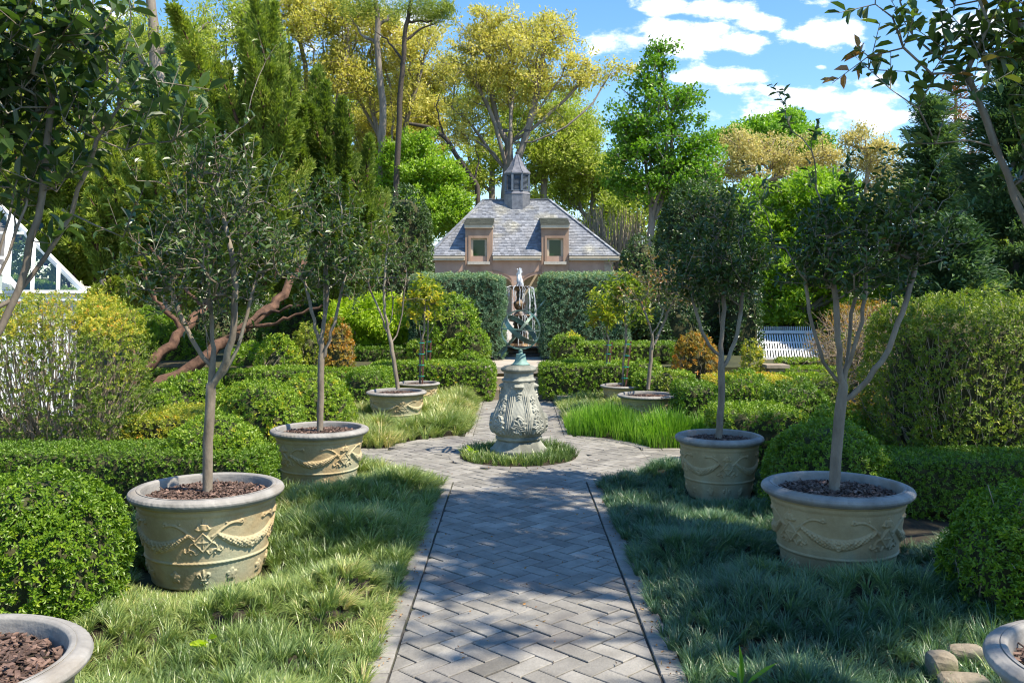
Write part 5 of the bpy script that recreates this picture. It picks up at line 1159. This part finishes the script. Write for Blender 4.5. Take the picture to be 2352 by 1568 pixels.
rock('blocky tan rock nearest the grass at lower right', 2160, 0, 3.75, (.055, .05, .07), 1); rock('flat mossy rock between the blocky rock and the corner pot', 2215, 0, 3.62, (.09, .06, .045), 2)
rock('dark rock behind the flat one under the lower right boxwood ball', 2215, 0, 3.9, (.07, .05, .05), 3); rock('small rock beside the lower right corner pot', 2255, 0, 3.5, (.05, .05, .035), 4)
rock('dark red stone in the bed edge below the large left ball', 345, 0, 4.6, (.07, .05, .03), 5)
def weed(label, x, y, Y, n, L, mat='lime', up=.5, lw=.6):
    p = Pt(x, y, Y); p[2] = float(hgt(p[0], Y)) + .05; G = NP(); P0 = np.repeat(p[None], n, 0) + RG.normal(0, .015, (n, 3)); D = rdir(n); D[:, 2] = np.abs(D[:, 2])*up + .25
    leaf6(G, P0, D, L, L*lw, RG.uniform(.3, .9, n)); b_ = MB(); o_ = G.build('weed', MT[mat], None); return tag(o_, label, 'weed')
weed('lime green broad leaved weed at the left of the pedestal ring', 1085, 0, 8.85, 9, .07); weed('pale broad leaf weed at the left bed corner by the cropped pot', 470, 0, 3.9, 5, .05)
weed('long yellow strap leaf in the right bed at the bottom', 1700, 0, 3.55, 4, .16, 'liriope', .6, .12)
def litter(label, n, region, Lf, seed, keep):
    q = np.random.default_rng(seed); x = q.uniform(region[0], region[1], n); y = q.uniform(region[2], region[3], n); k = keep(x, y); x, y = x[k], y[k]; n = len(x)
    D = rdir(n); D[:, 2] *= .25; G = NP(); leaf6(G, np.c_[x, y, np.full(n, .010)], D, Lf*q.uniform(.4, 1, n), Lf*.5*q.uniform(.5, 1, n), q.random(n)); return tag(G.build('leaf_litter', MT['litter'], None), label, 'fallen leaves', None, 'stuff')
litter('brown fallen leaves and crumbs along the path edges', 4200, (-.75, .85, 2.5, 13.5), .022, 5, lambda x, y: (np.abs(edge_d(x, y)+.02) < .05) | (np.random.default_rng(1).random(len(x)) < .06))
# black lamp post seen between leaves left of the tall hedge
lp = empty('black_post', (Pt(884, 0, 17)[0], 17, TZ), 'black iron post with crossbar half hidden left of the tall hedge', 'post')
a = Pt(884, 640, 17); b = MB(); b.lathe([(.07, 0), (.05, .05), (.045, a[2]-TZ), (.06, a[2]-TZ+.01), (.03, a[2]-TZ+.06), (0, a[2]-TZ+.07)], 12, (a[0], 17, TZ)); b.build('shaft', MT['black'], lp, True)
b = MB(); b.bar((a[0]-.28, 17, a[2]+.02), (a[0]+.28, 17, a[2]+.02), .03); b.build('crossbar', MT['black'], lp)

# ------------------------------------------------------------------ larger garden trees
def plume(name, label, plumes, Y, mat, L, n_per, tb=.5, stem=None, group=None, dens=1., dY=1.2, extra=()):
    """many upright flame shaped sprays: (tipx, tipy, basex, basey, halfwidth)"""
    b0 = Pt(plumes[0][2], plumes[0][3], Y); root = empty(name, (b0[0], Y, 0), label, 'tree', group); G = NP(); Gk = NP()
    pls = []
    for (tx, ty, bx0, by, hw) in plumes:
        Lp = by - ty; pls.append((tx, ty, bx0, by, hw*.5, 0))
        for _ in range(13):
            f0 = RG.uniform(.08, .86); sd0 = RG.choice([-1, 1]); x0 = bx0 + (tx-bx0)*f0; y0 = by - Lp*f0; ln_ = Lp*RG.uniform(.16, .34); pls.append((x0 + sd0*hw*RG.uniform(.5, 1.35)*(1-f0*.5), y0 - ln_*.55, x0 + sd0*hw*.15, y0 + ln_*.45, hw*RG.uniform(.18, .42), RG.normal(0, .5)))
    for (tx, ty, bx0, by, hw, dy1) in pls:
        dy = RG.uniform(-dY, dY) + dy1; p1 = Pt(tx, ty, Y) + [0, dy, 0]; p0 = Pt(bx0, by, Y) + [0, dy*.5, 0]; ax = p1-p0; Ln = np.linalg.norm(ax); r = hw*Y/F
        n = int(n_per*Ln*r*dens); ns = max(3, n // 220)
        t = RG.beta(1.1, 1.0, n); prof = np.clip(1.25*(1-t)**.62*(t+.12)**.25, 0, 1); rad = r*prof*np.sqrt(RG.uniform(.25, 1, n))*(1 + .25*np.sin(t*Ln*9 + RG.uniform(0, 6)))
        a = RG.uniform(0, 6.28, n); u = unit(np.cross(ax, [0, 1, .01])[None])[0]; v = np.cross(unit(ax[None])[0], u)
        bend = np.sin(t*3)*RG.normal(0, .12)*r
        P = p0 + ax*t[:, None] + (np.cos(a)*rad)[:, None]*u + (np.sin(a)*rad)[:, None]*v + bend[:, None]*u
        # gather into tufts
        cell = np.round(P/(.24 if Y > 10 else .1)).astype(int); hsh = (cell[:, 0]*73 + cell[:, 1]*191 + cell[:, 2]*37) % 97/97.
        k = (hsh + RG.normal(0, .18, n)) > .22; P, a, hsh = P[k], a[k], hsh[k]
        D = unit(ax[None]/Ln*1.0 + np.cos(a[k] if len(a) > len(P) else a)[:, None]*u*.65 + np.sin(a)[:, None]*v*.65 + RG.normal(0, .42, P.shape)); 
        kite(G, P, D, L*RG.uniform(.6, 1.3, len(P)), L*.3*RG.uniform(.7, 1.3, len(P)), np.clip(tb + .25*(hsh-.5) + .18*sn(P, 1.5, 2) + RG.normal(0, .12, len(P)), 0, 1))
        V, Fq = tube_np(np.array([p0, p0+ax*.5+RG.normal(0, .05, 3), p0+ax*.95]), np.array([.035, .02, .006])*max(1, Ln/3), 4); Gk.add(V, Fq, .5)
    for (pts, r) in extra:
        Q = np.array([Pt(x, y, Yq) for x, y, Yq in pts]); m_ = len(Q); s = np.linspace(0, m_-1, m_*5); Qi = np.stack([np.interp(s, np.arange(m_), Q[:, i]) for i in range(3)], 1); Qi[1:-1] += RG.normal(0, .018, (len(Qi)-2, 3)); V, Fq = tube_np(Qi, np.linspace(r, r*.55, len(Qi))*(1+.08*np.sin(np.arange(len(Qi))*1.7)), 16); V = V + RG.normal(0, r*.07, V.shape); Gk.add(V, Fq, .5)
    Gk.build('trunk', MT[stem or 'redbark'], root, True); G.build('crown', MT[mat], root); return root
plume('juniper_tree', 'old leaning juniper with two red brown trunks and upswept plumes on the left',
      [(535,60,520,640,62),(590,-20,560,560,60),(648,30,600,560,50),(480,190,470,660,62),(420,230,420,640,55),(610,260,590,690,62),(540,330,520,720,62),(470,400,440,720,60),(395,330,380,650,55),(655,200,640,640,55),(575,420,560,700,65),
       (330,430,330,640,50),(300,300,300,560,45),(250,470,260,640,48),(350,520,340,700,45)], 15.5, 'juniper', .10, 9500, tb=.5, extra=[([(300,880,13.2),(372,812,13.4),(425,752,13.7),(480,690,14.2),(560,610,15)], .085), ([(355,895,13),(470,822,13.2),(560,755,13.6),(640,690,14.2),(700,600,15)], .10),
       ([(322,850,13.2),(300,790,13.2),(268,745,13.1)], .035), ([(420,760,13.7),(360,690,13.6),(318,600,13.5)], .04), ([(470,700,14),(400,640,14),(340,560,14)], .03), ([(560,750,13.6),(640,740,13.4),(740,700,13.3)], .03), ([(500,790,13.4),(600,720,13.4),(690,700,13)], .028)])
plume('juniper_tree', 'dense upright green juniper grove behind the second left camellia',
      [(700,130,690,640,58),(735,170,725,620,52),(762,205,750,600,46),(800,245,790,620,50),(840,310,830,640,44),(680,300,670,660,55),(770,340,760,680,58),(720,420,710,700,58),(815,420,805,690,48),(860,430,850,660,36),(640,350,640,700,50),(660,110,655,500,30)],
      18.0, 'juniper', .11, 8200, tb=.36)
plume('cypress_tree', 'feathery yellow green cypress above the white greenhouse', [(120,200,150,560,70),(200,260,210,600,65),(60,120,90,520,70),(260,380,250,640,60),(180,420,190,640,60),(130,480,160,660,55),(320,250,300,600,45),(20,60,40,420,70),(-60,100,-40,500,80),(240,540,240,720,42),(150,380,140,600,60)], 19.5, 'juniper', .15, 5200, tb=.68)
plume('cypress_tree', 'dark narrow cypress standing behind the feathery yellow green one', [(370,180,375,620,45),(410,120,415,560,40),(330,330,335,640,45),(455,300,450,620,40),(90,330,95,600,50)], 22, 'blue', .15, 5200, tb=.7)
# blue green conifers at right: sprays on spreading limbs
def conifer(label, x, ytop, ybot, hw, Y, mat, n, per, tb, L=.16, name='conifer_tree', dead=False, group=None, trunkx=None):
    top, bot = Pt(x, ytop, Y), Pt(x, ybot, Y); R_ = hw*Y/F; hgt_ = top[2]-bot[2]; s = RG.random(n)**.8; a = RG.uniform(0, 6.28, n); prof = R_*(s**.75)*(.75+.35*np.sin(a*3+s*19))
    T = np.c_[x*0+top[0]+prof*np.cos(a), Y+prof*np.sin(a), top[2]-s*hgt_ - prof*.12]
    tz = [(top[0], Y, z) for z in np.linspace(0, top[2]*.98, 26)]
    root = empty(name, (top[0], Y, 0), label, 'tree', group); k0 = 4
    nodes, par, tip = grow(tz, T, .15, .45, .05, k0); Gk = NP(); skeleton(Gk, nodes, par, .16 if not dead else .09, .008); Gk.build('trunk', MT['bark' if not dead else 'twig'], root, True)
    P = nodes[tip]; m_ = len(P)*per; P0 = np.repeat(P, per, 0); out_ = unit(np.c_[np.cos(a), np.sin(a), np.full(n, .15)]); O = np.repeat(out_, per, 0)
    off = O*RG.uniform(-.45, .3, m_)[:, None] + rdir(m_)*(RG.random(m_)**.5)[:, None]*.26*np.array([1, 1, .55]); D = unit(O*.9 + rdir(m_)*.6 + np.array([0, 0, .05])); Lf = L*RG.uniform(.6, 1.3, m_); ct = np.repeat(np.clip(tb+RG.normal(0, .16, n), 0, 1), per)
    G = NP(); kite(G, P0+off, D, Lf, Lf*.26, np.clip(ct+RG.normal(0, .12, m_), 0, 1), Nref=O*.5+np.array([0, 0, 1.]), nj=.7); G.build('crown', MT[mat], root); return root
conifer('large dark blue green cedar filling the right edge', 2330, 130, 760, 190, 20, 'darkcon', 520, 210, .5)
conifer('blue green conifer left of the large cedar with some rusty sprays', 2140, 225, 640, 105, 23, 'darkcon', 260, 170, .62)
conifer('half dead brown conifer top between the two cedars', 2195, 165, 480, 62, 26, 'rust', 130, 26, .5, dead=True)
conifer('shaded cedar behind the dark right sheared bush', 2180, 500, 800, 120, 17, 'darkcon', 240, 150, .35)
def btree(label, tx, ybase, fork, blobs, Y, nt, per, leaf, mat, rb, name='broadleaf_tree', **k):
    f_ = Pt(*fork, Y); b0 = np.array([Pt(tx, 0, Y)[0], Y, 0]); n = 7; tr = [b0 + (f_-b0)*s + np.array([RG.normal(0, .05), 0, 0])*(0 < s < 1) for s in np.linspace(0, 1, n)]
    return tree(name, label, tr, blobs, nt, rb, k.pop('rt', .018), leaf, mat, k.pop('bark', 'bark'), 'tree', k.pop('group', None), bf=k.pop('bf', .3), seg=k.pop('seg', 1.0), wob=k.pop('wob', .10), per=per, rc=k.pop('rc', .55), **k)
# lime japanese maple and its neighbours
Y = 16.5
btree('lime green lacy maple behind the third left camellia', 830, 800, (840, 790), [bl(860,745,90,50,Y), bl(910,780,55,45,Y), bl(820,720,70,35,Y), bl(880,700,55,25,Y), bl(800,775,50,40,Y)], Y, 260, 90, .085, 'lime', .06, seg=.25, rc=.16, lw=.3, tb=.5, rt=.006, droop=.35, mid=.35)
Y = 48
btree('bright green spring tree left of the cottage', 965, 560, (970, 520), [bl(965,390,80,60,Y), bl(910,450,50,70,Y), bl(1030,440,50,60,Y), bl(965,480,90,60,Y), bl(945,335,50,40,Y), bl(885,400,35,50,Y), bl(1050,500,40,40,Y)], Y, 760, 70, .19, 'fresh', .17, rc=.45, tb=.5, tv=.25, lw=.45, sub=7, limbs=True)
Y = 27
btree('bright green maple filling the middle right', 1840, 800, (1845, 720), [bl(1760,500,80,90,Y), bl(1870,480,110,85,Y), bl(1960,540,60,80,Y), bl(1830,600,130,90,Y), bl(1740,640,60,80,Y), bl(1920,660,90,70,Y), bl(1800,690,90,50,Y), bl(2040,640,70,70,Y)], Y, 760, 66, .14, 'fresh', .13, rc=.32, tb=.5, tv=.25, lw=.5, sub=6, limbs=True)
# rose and nandina thicket at right
Y = 10.5
tree('rose_thicket', 'tangled twiggy shrub with small reddish leaves right of the nearest right camellia', [tuple(Pt(1990, 0, Y) * [1, 1, 0]), tuple(Pt(1990, 860, Y)), tuple(Pt(1990, 840, Y))], [bl(1960,790,90,60,Y), bl(2040,770,70,55,Y), bl(1900,810,50,40,Y), bl(1990,850,90,45,Y)], 330, .04, .0035, .03, 'orange', 'twig', 'shrub', None, .25, .12, .25, six=False, twigs=4, twl=.2, per=2, tb=.45, tv=.3, twr=.0025)
Y = 13.5
tree('nandina_shrub', 'red and yellow tipped shrub beyond the twiggy thicket', [tuple(Pt(2010, 0, Y) * [1, 1, 0]), tuple(Pt(2010, 800, Y)), tuple(Pt(2010, 780, Y))], [bl(1960,735,60,25,Y), bl(2060,725,80,22,Y), bl(2120,745,50,25,Y)], 130, .03, .004, .07, 'orange', 'twig', 'shrub', None, .25, .2, .1, six=False, twigs=3, twl=.16, per=6, tb=.6, tv=.4, lw=.3)

# the tall tree outside the right edge whose crown shades the path and the right bed
def over(gx_, gy_, h_, r_, rz_=.7): return (gx_ + .606*h_, gy_ - .296*h_, h_, r_, r_, rz_)
tree('shade_tree', 'tall open crowned tree standing outside the right edge of the view and shading the path', [(8.2, 2.6, 0), (8.1, 2.6, 2), (7.9, 2.7, 4), (7.6, 2.8, 5)],
     [over(.15, 6.2, 7, .75), over(-.2, 6.9, 7.2, .45), over(.5, 5.3, 7.0, .4), over(-.35, 5.1, 7.3, .25), over(.45, 7.5, 6.9, .35), over(-.9, 5.9, 7.2, .3), over(1.0, 3.3, 6.3, .3), over(1.6, 5.1, 7, .9), over(1.9, 7.2, 6.6, .8), over(-1.1, 6.7, 7.4, .5), over(3.2, 6.4, 7, .6), over(1.2, 4.2, 6.4, .35), over(.2, 5.4, 7.5, .3), over(-.2, 4.2, 7.5, .22)], 620, .2, .012, .12, 'poplar', 'bark', 'tree', None, .3, .5, .1, per=34, rc=.26, lw=.6, tb=.4, limbs=True)
# ------------------------------------------------------------------ the wood behind
Y = 52
gW = 'tall trees of the wood behind the cottage'
btree('great spreading oak with yellow spring leaves directly behind the cottage cupola', 1150, 400, (1168, 330), [bl(1180,110,120,75,Y), bl(1080,140,90,80,Y), bl(1285,150,80,75,Y), bl(1040,230,60,60,Y), bl(1330,190,60,30,Y), bl(1180,190,110,60,Y), bl(1120,60,80,45,Y), bl(1260,75,70,40,Y), bl(1400,165,50,22,Y), bl(1090,300,60,60,Y), bl(1250,270,50,35,Y)], Y, 900, 34, .19, 'oak', .34, rc=.5, tb=.5, lw=.5, group=gW, seg=1.0, rt=.02, wob=.14, sub=6, limbs=True, k0=-2)
Y = 58
btree('green and gold tree low behind the cottage ridge', 1240, 450, (1250, 400), [bl(1280,330,90,80,Y), bl(1220,390,60,60,Y), bl(1340,380,55,70,Y), bl(1300,270,60,40,Y), bl(1100,390,60,60,Y), bl(1120,330,40,50,Y)], Y, 560, 46, .22, 'oakgreen', .22, rc=.6, tb=.5, group=gW, sub=6, limbs=True)
Y = 44
btree('tall tulip poplar with glossy green leaves right of the cottage', 1490, 460, (1495, 380), [bl(1510,150,38,55,Y), bl(1480,210,50,60,Y), bl(1540,250,70,55,Y), bl(1440,280,55,70,Y), bl(1500,330,90,70,Y), bl(1590,310,55,65,Y), bl(1430,380,50,60,Y), bl(1560,400,90,60,Y), bl(1510,110,25,25,Y), bl(1470,430,60,50,Y), bl(1570,450,70,50,Y), bl(1620,360,45,50,Y)], Y, 950, 25, .18, 'poplar', .17, rc=.42, tb=.5, tv=.25, lw=.7, group=gW, bark='bark', sub=6, limbs=True, k0=-3)
Y = 60
btree('pale budding tree behind the bright maple', 1740, 450, (1750, 420), [bl(1700,350,60,50,Y), bl(1780,340,70,45,Y), bl(1860,360,70,50,Y), bl(1640,370,40,40,Y), bl(1900,400,50,40,Y), bl(1740,400,110,35,Y)], Y, 480, 34, .19, 'beige', .2, rc=.55, group=gW, rt=.03, bark='twig', sub=5, limbs=True)
Y = 56
btree('pale blossom tree left of the dark conifers', 1990, 450, (1990, 420), [bl(1985,330,50,45,Y), bl(2030,370,50,60,Y), bl(1960,400,45,50,Y), bl(2050,430,60,60,Y), bl(2000,470,60,50,Y)], Y, 380, 34, .19, 'beige', .18, rc=.55, group=gW, rt=.025, bark='twig', sub=5, limbs=True)
Y = 68
btree('round topped deep green tree behind the pale trees', 1780, 420, (1780, 360), [bl(1735,295,45,32,Y), bl(1810,295,50,34,Y), bl(1870,320,45,30,Y), bl(1680,320,50,30,Y), bl(1780,330,110,40,Y)], Y, 420, 70, .26, 'poplar', .25, rc=.7, tb=.75, lw=.6, group=gW, sub=6)
# the wall of yellow green oaks at left
W_ = [('yellow spring oak left of the great oak', 905, 330, (900, 300), [(870,90,80,70),(940,150,70,80),(850,200,70,70),(930,240,60,50),(800,150,60,80),(990,80,50,50)], 56, 'oak', .5),
      ('tall oak above the junipers with pale yellow leaves', 740, 330, (745, 300), [(740,70,80,80),(680,30,70,60),(800,40,70,60),(770,170,70,60),(640,110,60,70)], 54, 'oak', .35),
      ('yellow green oak at the upper left behind the leaning juniper', 520, 330, (520, 300), [(520,80,80,90),(440,120,70,90),(600,60,70,70),(480,220,80,70),(400,200,60,80)], 50, 'oakgreen', .55),
      ('leafy green tree at the far upper left', 240, 330, (240, 300), [(250,90,90,90),(170,160,80,90),(330,150,70,90),(240,250,100,70),(100,60,80,90)], 47, 'oakgreen', .4),
      ('green tree beyond the upper left corner', 0, 330, (0, 300), [(10,100,100,110),(-80,180,90,110),(60,260,90,80),(-40,330,100,80)], 44, 'oakgreen', .25),
      ('pale yellow oak filling the gap above the bright green tree', 930, 330, (930, 300), [(940,190,60,70),(900,260,60,50),(980,240,50,60),(1010,170,50,60),(850,260,50,50),(1000,330,50,40)], 62, 'oak', .35),
      ('mixed green oak deep behind the juniper plumes', 700, 330, (700, 300), [(700,240,90,70),(620,180,80,70),(780,270,80,60),(560,260,80,70),(840,200,60,60)], 63, 'oakgreen', .5),
      ('green gold oak behind the great oak crown', 1130, 330, (1130, 300), [(1130,230,80,70),(1220,220,80,60),(1060,270,60,60),(1310,250,60,50),(1180,300,90,60)], 64, 'oakgreen', .6),
      ('yellow green tree between the cottage ridge and the poplar', 1360, 430, (1360, 400), [(1350,330,50,60),(1390,400,50,60),(1320,430,60,50),(1420,450,50,50)], 60, 'oakgreen', .45),
      ('lower yellow oak between the junipers and the bright green tree', 860, 400, (860, 370), [(870,290,60,40),(900,340,60,40),(840,320,50,50),(1000,260,45,40),(960,300,50,35)], 60, 'oak', .4)]
for (lb, tx, _, fk, bs, Yw, mt, tb_) in W_:
    btree(lb, tx, 0, fk, [bl(x, y, rx, ry, Yw) for x, y, rx, ry in bs], Yw, 640, 30, .20, mt, .22, rc=.55, tb=tb_, group=gW, rt=.024, k0=-3, sub=6, limbs=True)
def bare(label, pts, Y, r, name='pine_tree', limbs=(), crown=None, bark='bark'):
    root = empty(name, tuple(Pt(*pts[0], Y)*[1, 1, 0]), label, 'tree', gW); Gk = NP(); Q = np.array([Pt(x, y, Y) for x, y in pts]); Q[0, 2] = 0; s = np.linspace(0, len(Q)-1, len(Q)*5)
    Qi = np.stack([np.interp(s, np.arange(len(Q)), Q[:, i]) for i in range(3)], 1); Qi[:, 0] += np.convolve(RG.normal(0, r*.35, len(Qi)), np.ones(3)/3, 'same'); V, Fq = tube_np(Qi, np.linspace(r, r*.55, len(Qi)), 10); Gk.add(V, Fq, .5)
    for lm in limbs:
        Q = np.array([Pt(x, y, Y) + [0, i*.3, 0] for i, (x, y) in enumerate(lm)]); s = np.linspace(0, len(Q)-1, len(Q)*4); Qi = np.stack([np.interp(s, np.arange(len(Q)), Q[:, i]) for i in range(3)], 1) + RG.normal(0, r*.12, (len(Q)*4, 3)); V, Fq = tube_np(Qi, np.linspace(r*.45, r*.1, len(Qi)), 6); Gk.add(V, Fq, .5)
    Gk.build('trunk', MT[bark], root, True)
    if crown:
        G = NP(); T = in_blobs(crown[1], [bl(*b_, Y) for b_ in crown[0]]); P0 = np.repeat(T, crown[2], 0); P0 = P0 + rdir(len(P0))*.45*(RG.random(len(P0))**.5)[:, None]; kite(G, P0, rdir(len(P0)) + [0, 0, .3], .22*RG.uniform(.6, 1.2, len(P0)), .045, np.clip(RG.normal(.55, .2, len(P0)), 0, 1)); G.build('crown', MT[crown[3]], root)
    return root
bare('straight pine with pale flaking trunk left of the yellow oak', [(880, 420), (876, 250), (868, 100), (866, -40)], 48, .22, limbs=[[(870,60),(900,30),(930,10)],[(868,100),(830,80),(800,30)]], crown=([(880,20,60,30),(820,10,50,30)], 60, 60, 'juniper'))
bare('dark leaning pine beside the straight one', [(900, 420), (915, 250), (930, 110), (950, -20)], 46, .17, limbs=[[(935,90),(970,60),(1015,40)],[(940,50),(990,45),(1030,10)],[(925,140),(890,90),(850,60)]], crown=([(985,15,60,28),(1020,30,30,20)], 60, 70, 'juniper'), bark='darktwig')
bare('thick gnarled trunk with stubby limbs at upper left', [(395, 420), (375, 280), (360, 150), (345, -30)], 34, .30, name='old_oak', limbs=[[(372,170),(330,150),(300,110),(280,60)],[(362,120),(420,90),(470,40)],[(376,220),(420,215),(480,235),(500,240)],[(352,40),(310,20),(270,-10)]], crown=([(300,60,60,60),(430,60,60,50),(480,220,40,30)], 60, 40, 'oakgreen'))
bare('bare curved limb tree right of the great oak trunk', [(1108, 470), (1096, 430), (1062, 375), (1025, 320), (985, 292), (940, 284)], 51, .17, name='old_oak', limbs=[[(1062,375),(1030,372),(990,380)],[(1025,320),(1010,285),(1000,240),(1010,200)],[(1090,410),(1100,370),(1090,330)],[(985,292),(960,305),(930,306)]], bark='darktwig')
bare('slender grey trunk among the oaks above the junipers', [(800, 420), (790, 250), (800, 120), (830, -30)], 60, .15, name='old_oak', limbs=[[(800,150),(840,90),(880,60)],[(795,200),(760,140),(730,60)]])
# shrubs and undergrowth behind the cottage: a mass nobody could count
G = NP()
def mass(x0, x1, y0, y1, Y, n, leaf, tb): 
    a, b_ = Pt(x0, y1, Y), Pt(x1, y0, Y); cl = np.c_[RG.uniform(a[0], b_[0], n), RG.uniform(Y, Y+6, n), a[2] + (b_[2]-a[2])*RG.random(n)**.9]; per = 120
    P0 = np.repeat(cl, per, 0) + rdir(n*per)*(RG.random(n*per)**.5)[:, None]*.9*np.array([1.2, 1, .8]); P0 = P0[P0[:, 2] > 0]
    t = np.clip(tb + .2*sn(P0, .5, 3) + RG.normal(0, .16, len(P0)), 0, 1); kite(G, P0, rdir(len(P0)), leaf*RG.uniform(.6, 1.3, len(P0)), leaf*.5, t)
mass(-100, 900, 330, 705, 66, 470, .36, .25); mass(850, 1700, 380, 705, 66, 360, .36, .35); mass(1380, 1700, 430, 690, 55, 130, .3, .4); mass(1650, 2450, 430, 715, 66, 290, .36, .35); mass(-400, 500, 60, 400, 70, 260, .36, .45); mass(420, 1000, 180, 400, 74, 170, .34, .6)
tag(G.build('woodland_undergrowth', MT['oakgreen'], None), 'dense mixed green undergrowth filling the wood behind the cottage', 'woodland', None, 'stuff')
b = empty('bare_twig_shrub', tuple(Pt(1400, 0, 46)*[1, 1, 0]), 'leafless brown twiggy shrub thicket beside the cottage roof at right', 'shrub'); Gk = NP()
for k in range(420):
    x0 = RG.uniform(1340, 1480); p0 = Pt(x0, 600, 46); p0[2] = .3; p1 = Pt(x0 + RG.normal(0, 25), RG.uniform(470, 560), 46) + [0, RG.normal(0, 1), 0]; mdl = (p0+p1)/2 + RG.normal(0, .15, 3); V, Fq = tube_np(np.array([p0, mdl, p1]), np.array([.03, .02, .008]), 3); Gk.add(V, Fq, .5)
Gk.build('stems', MT['twig'], b)
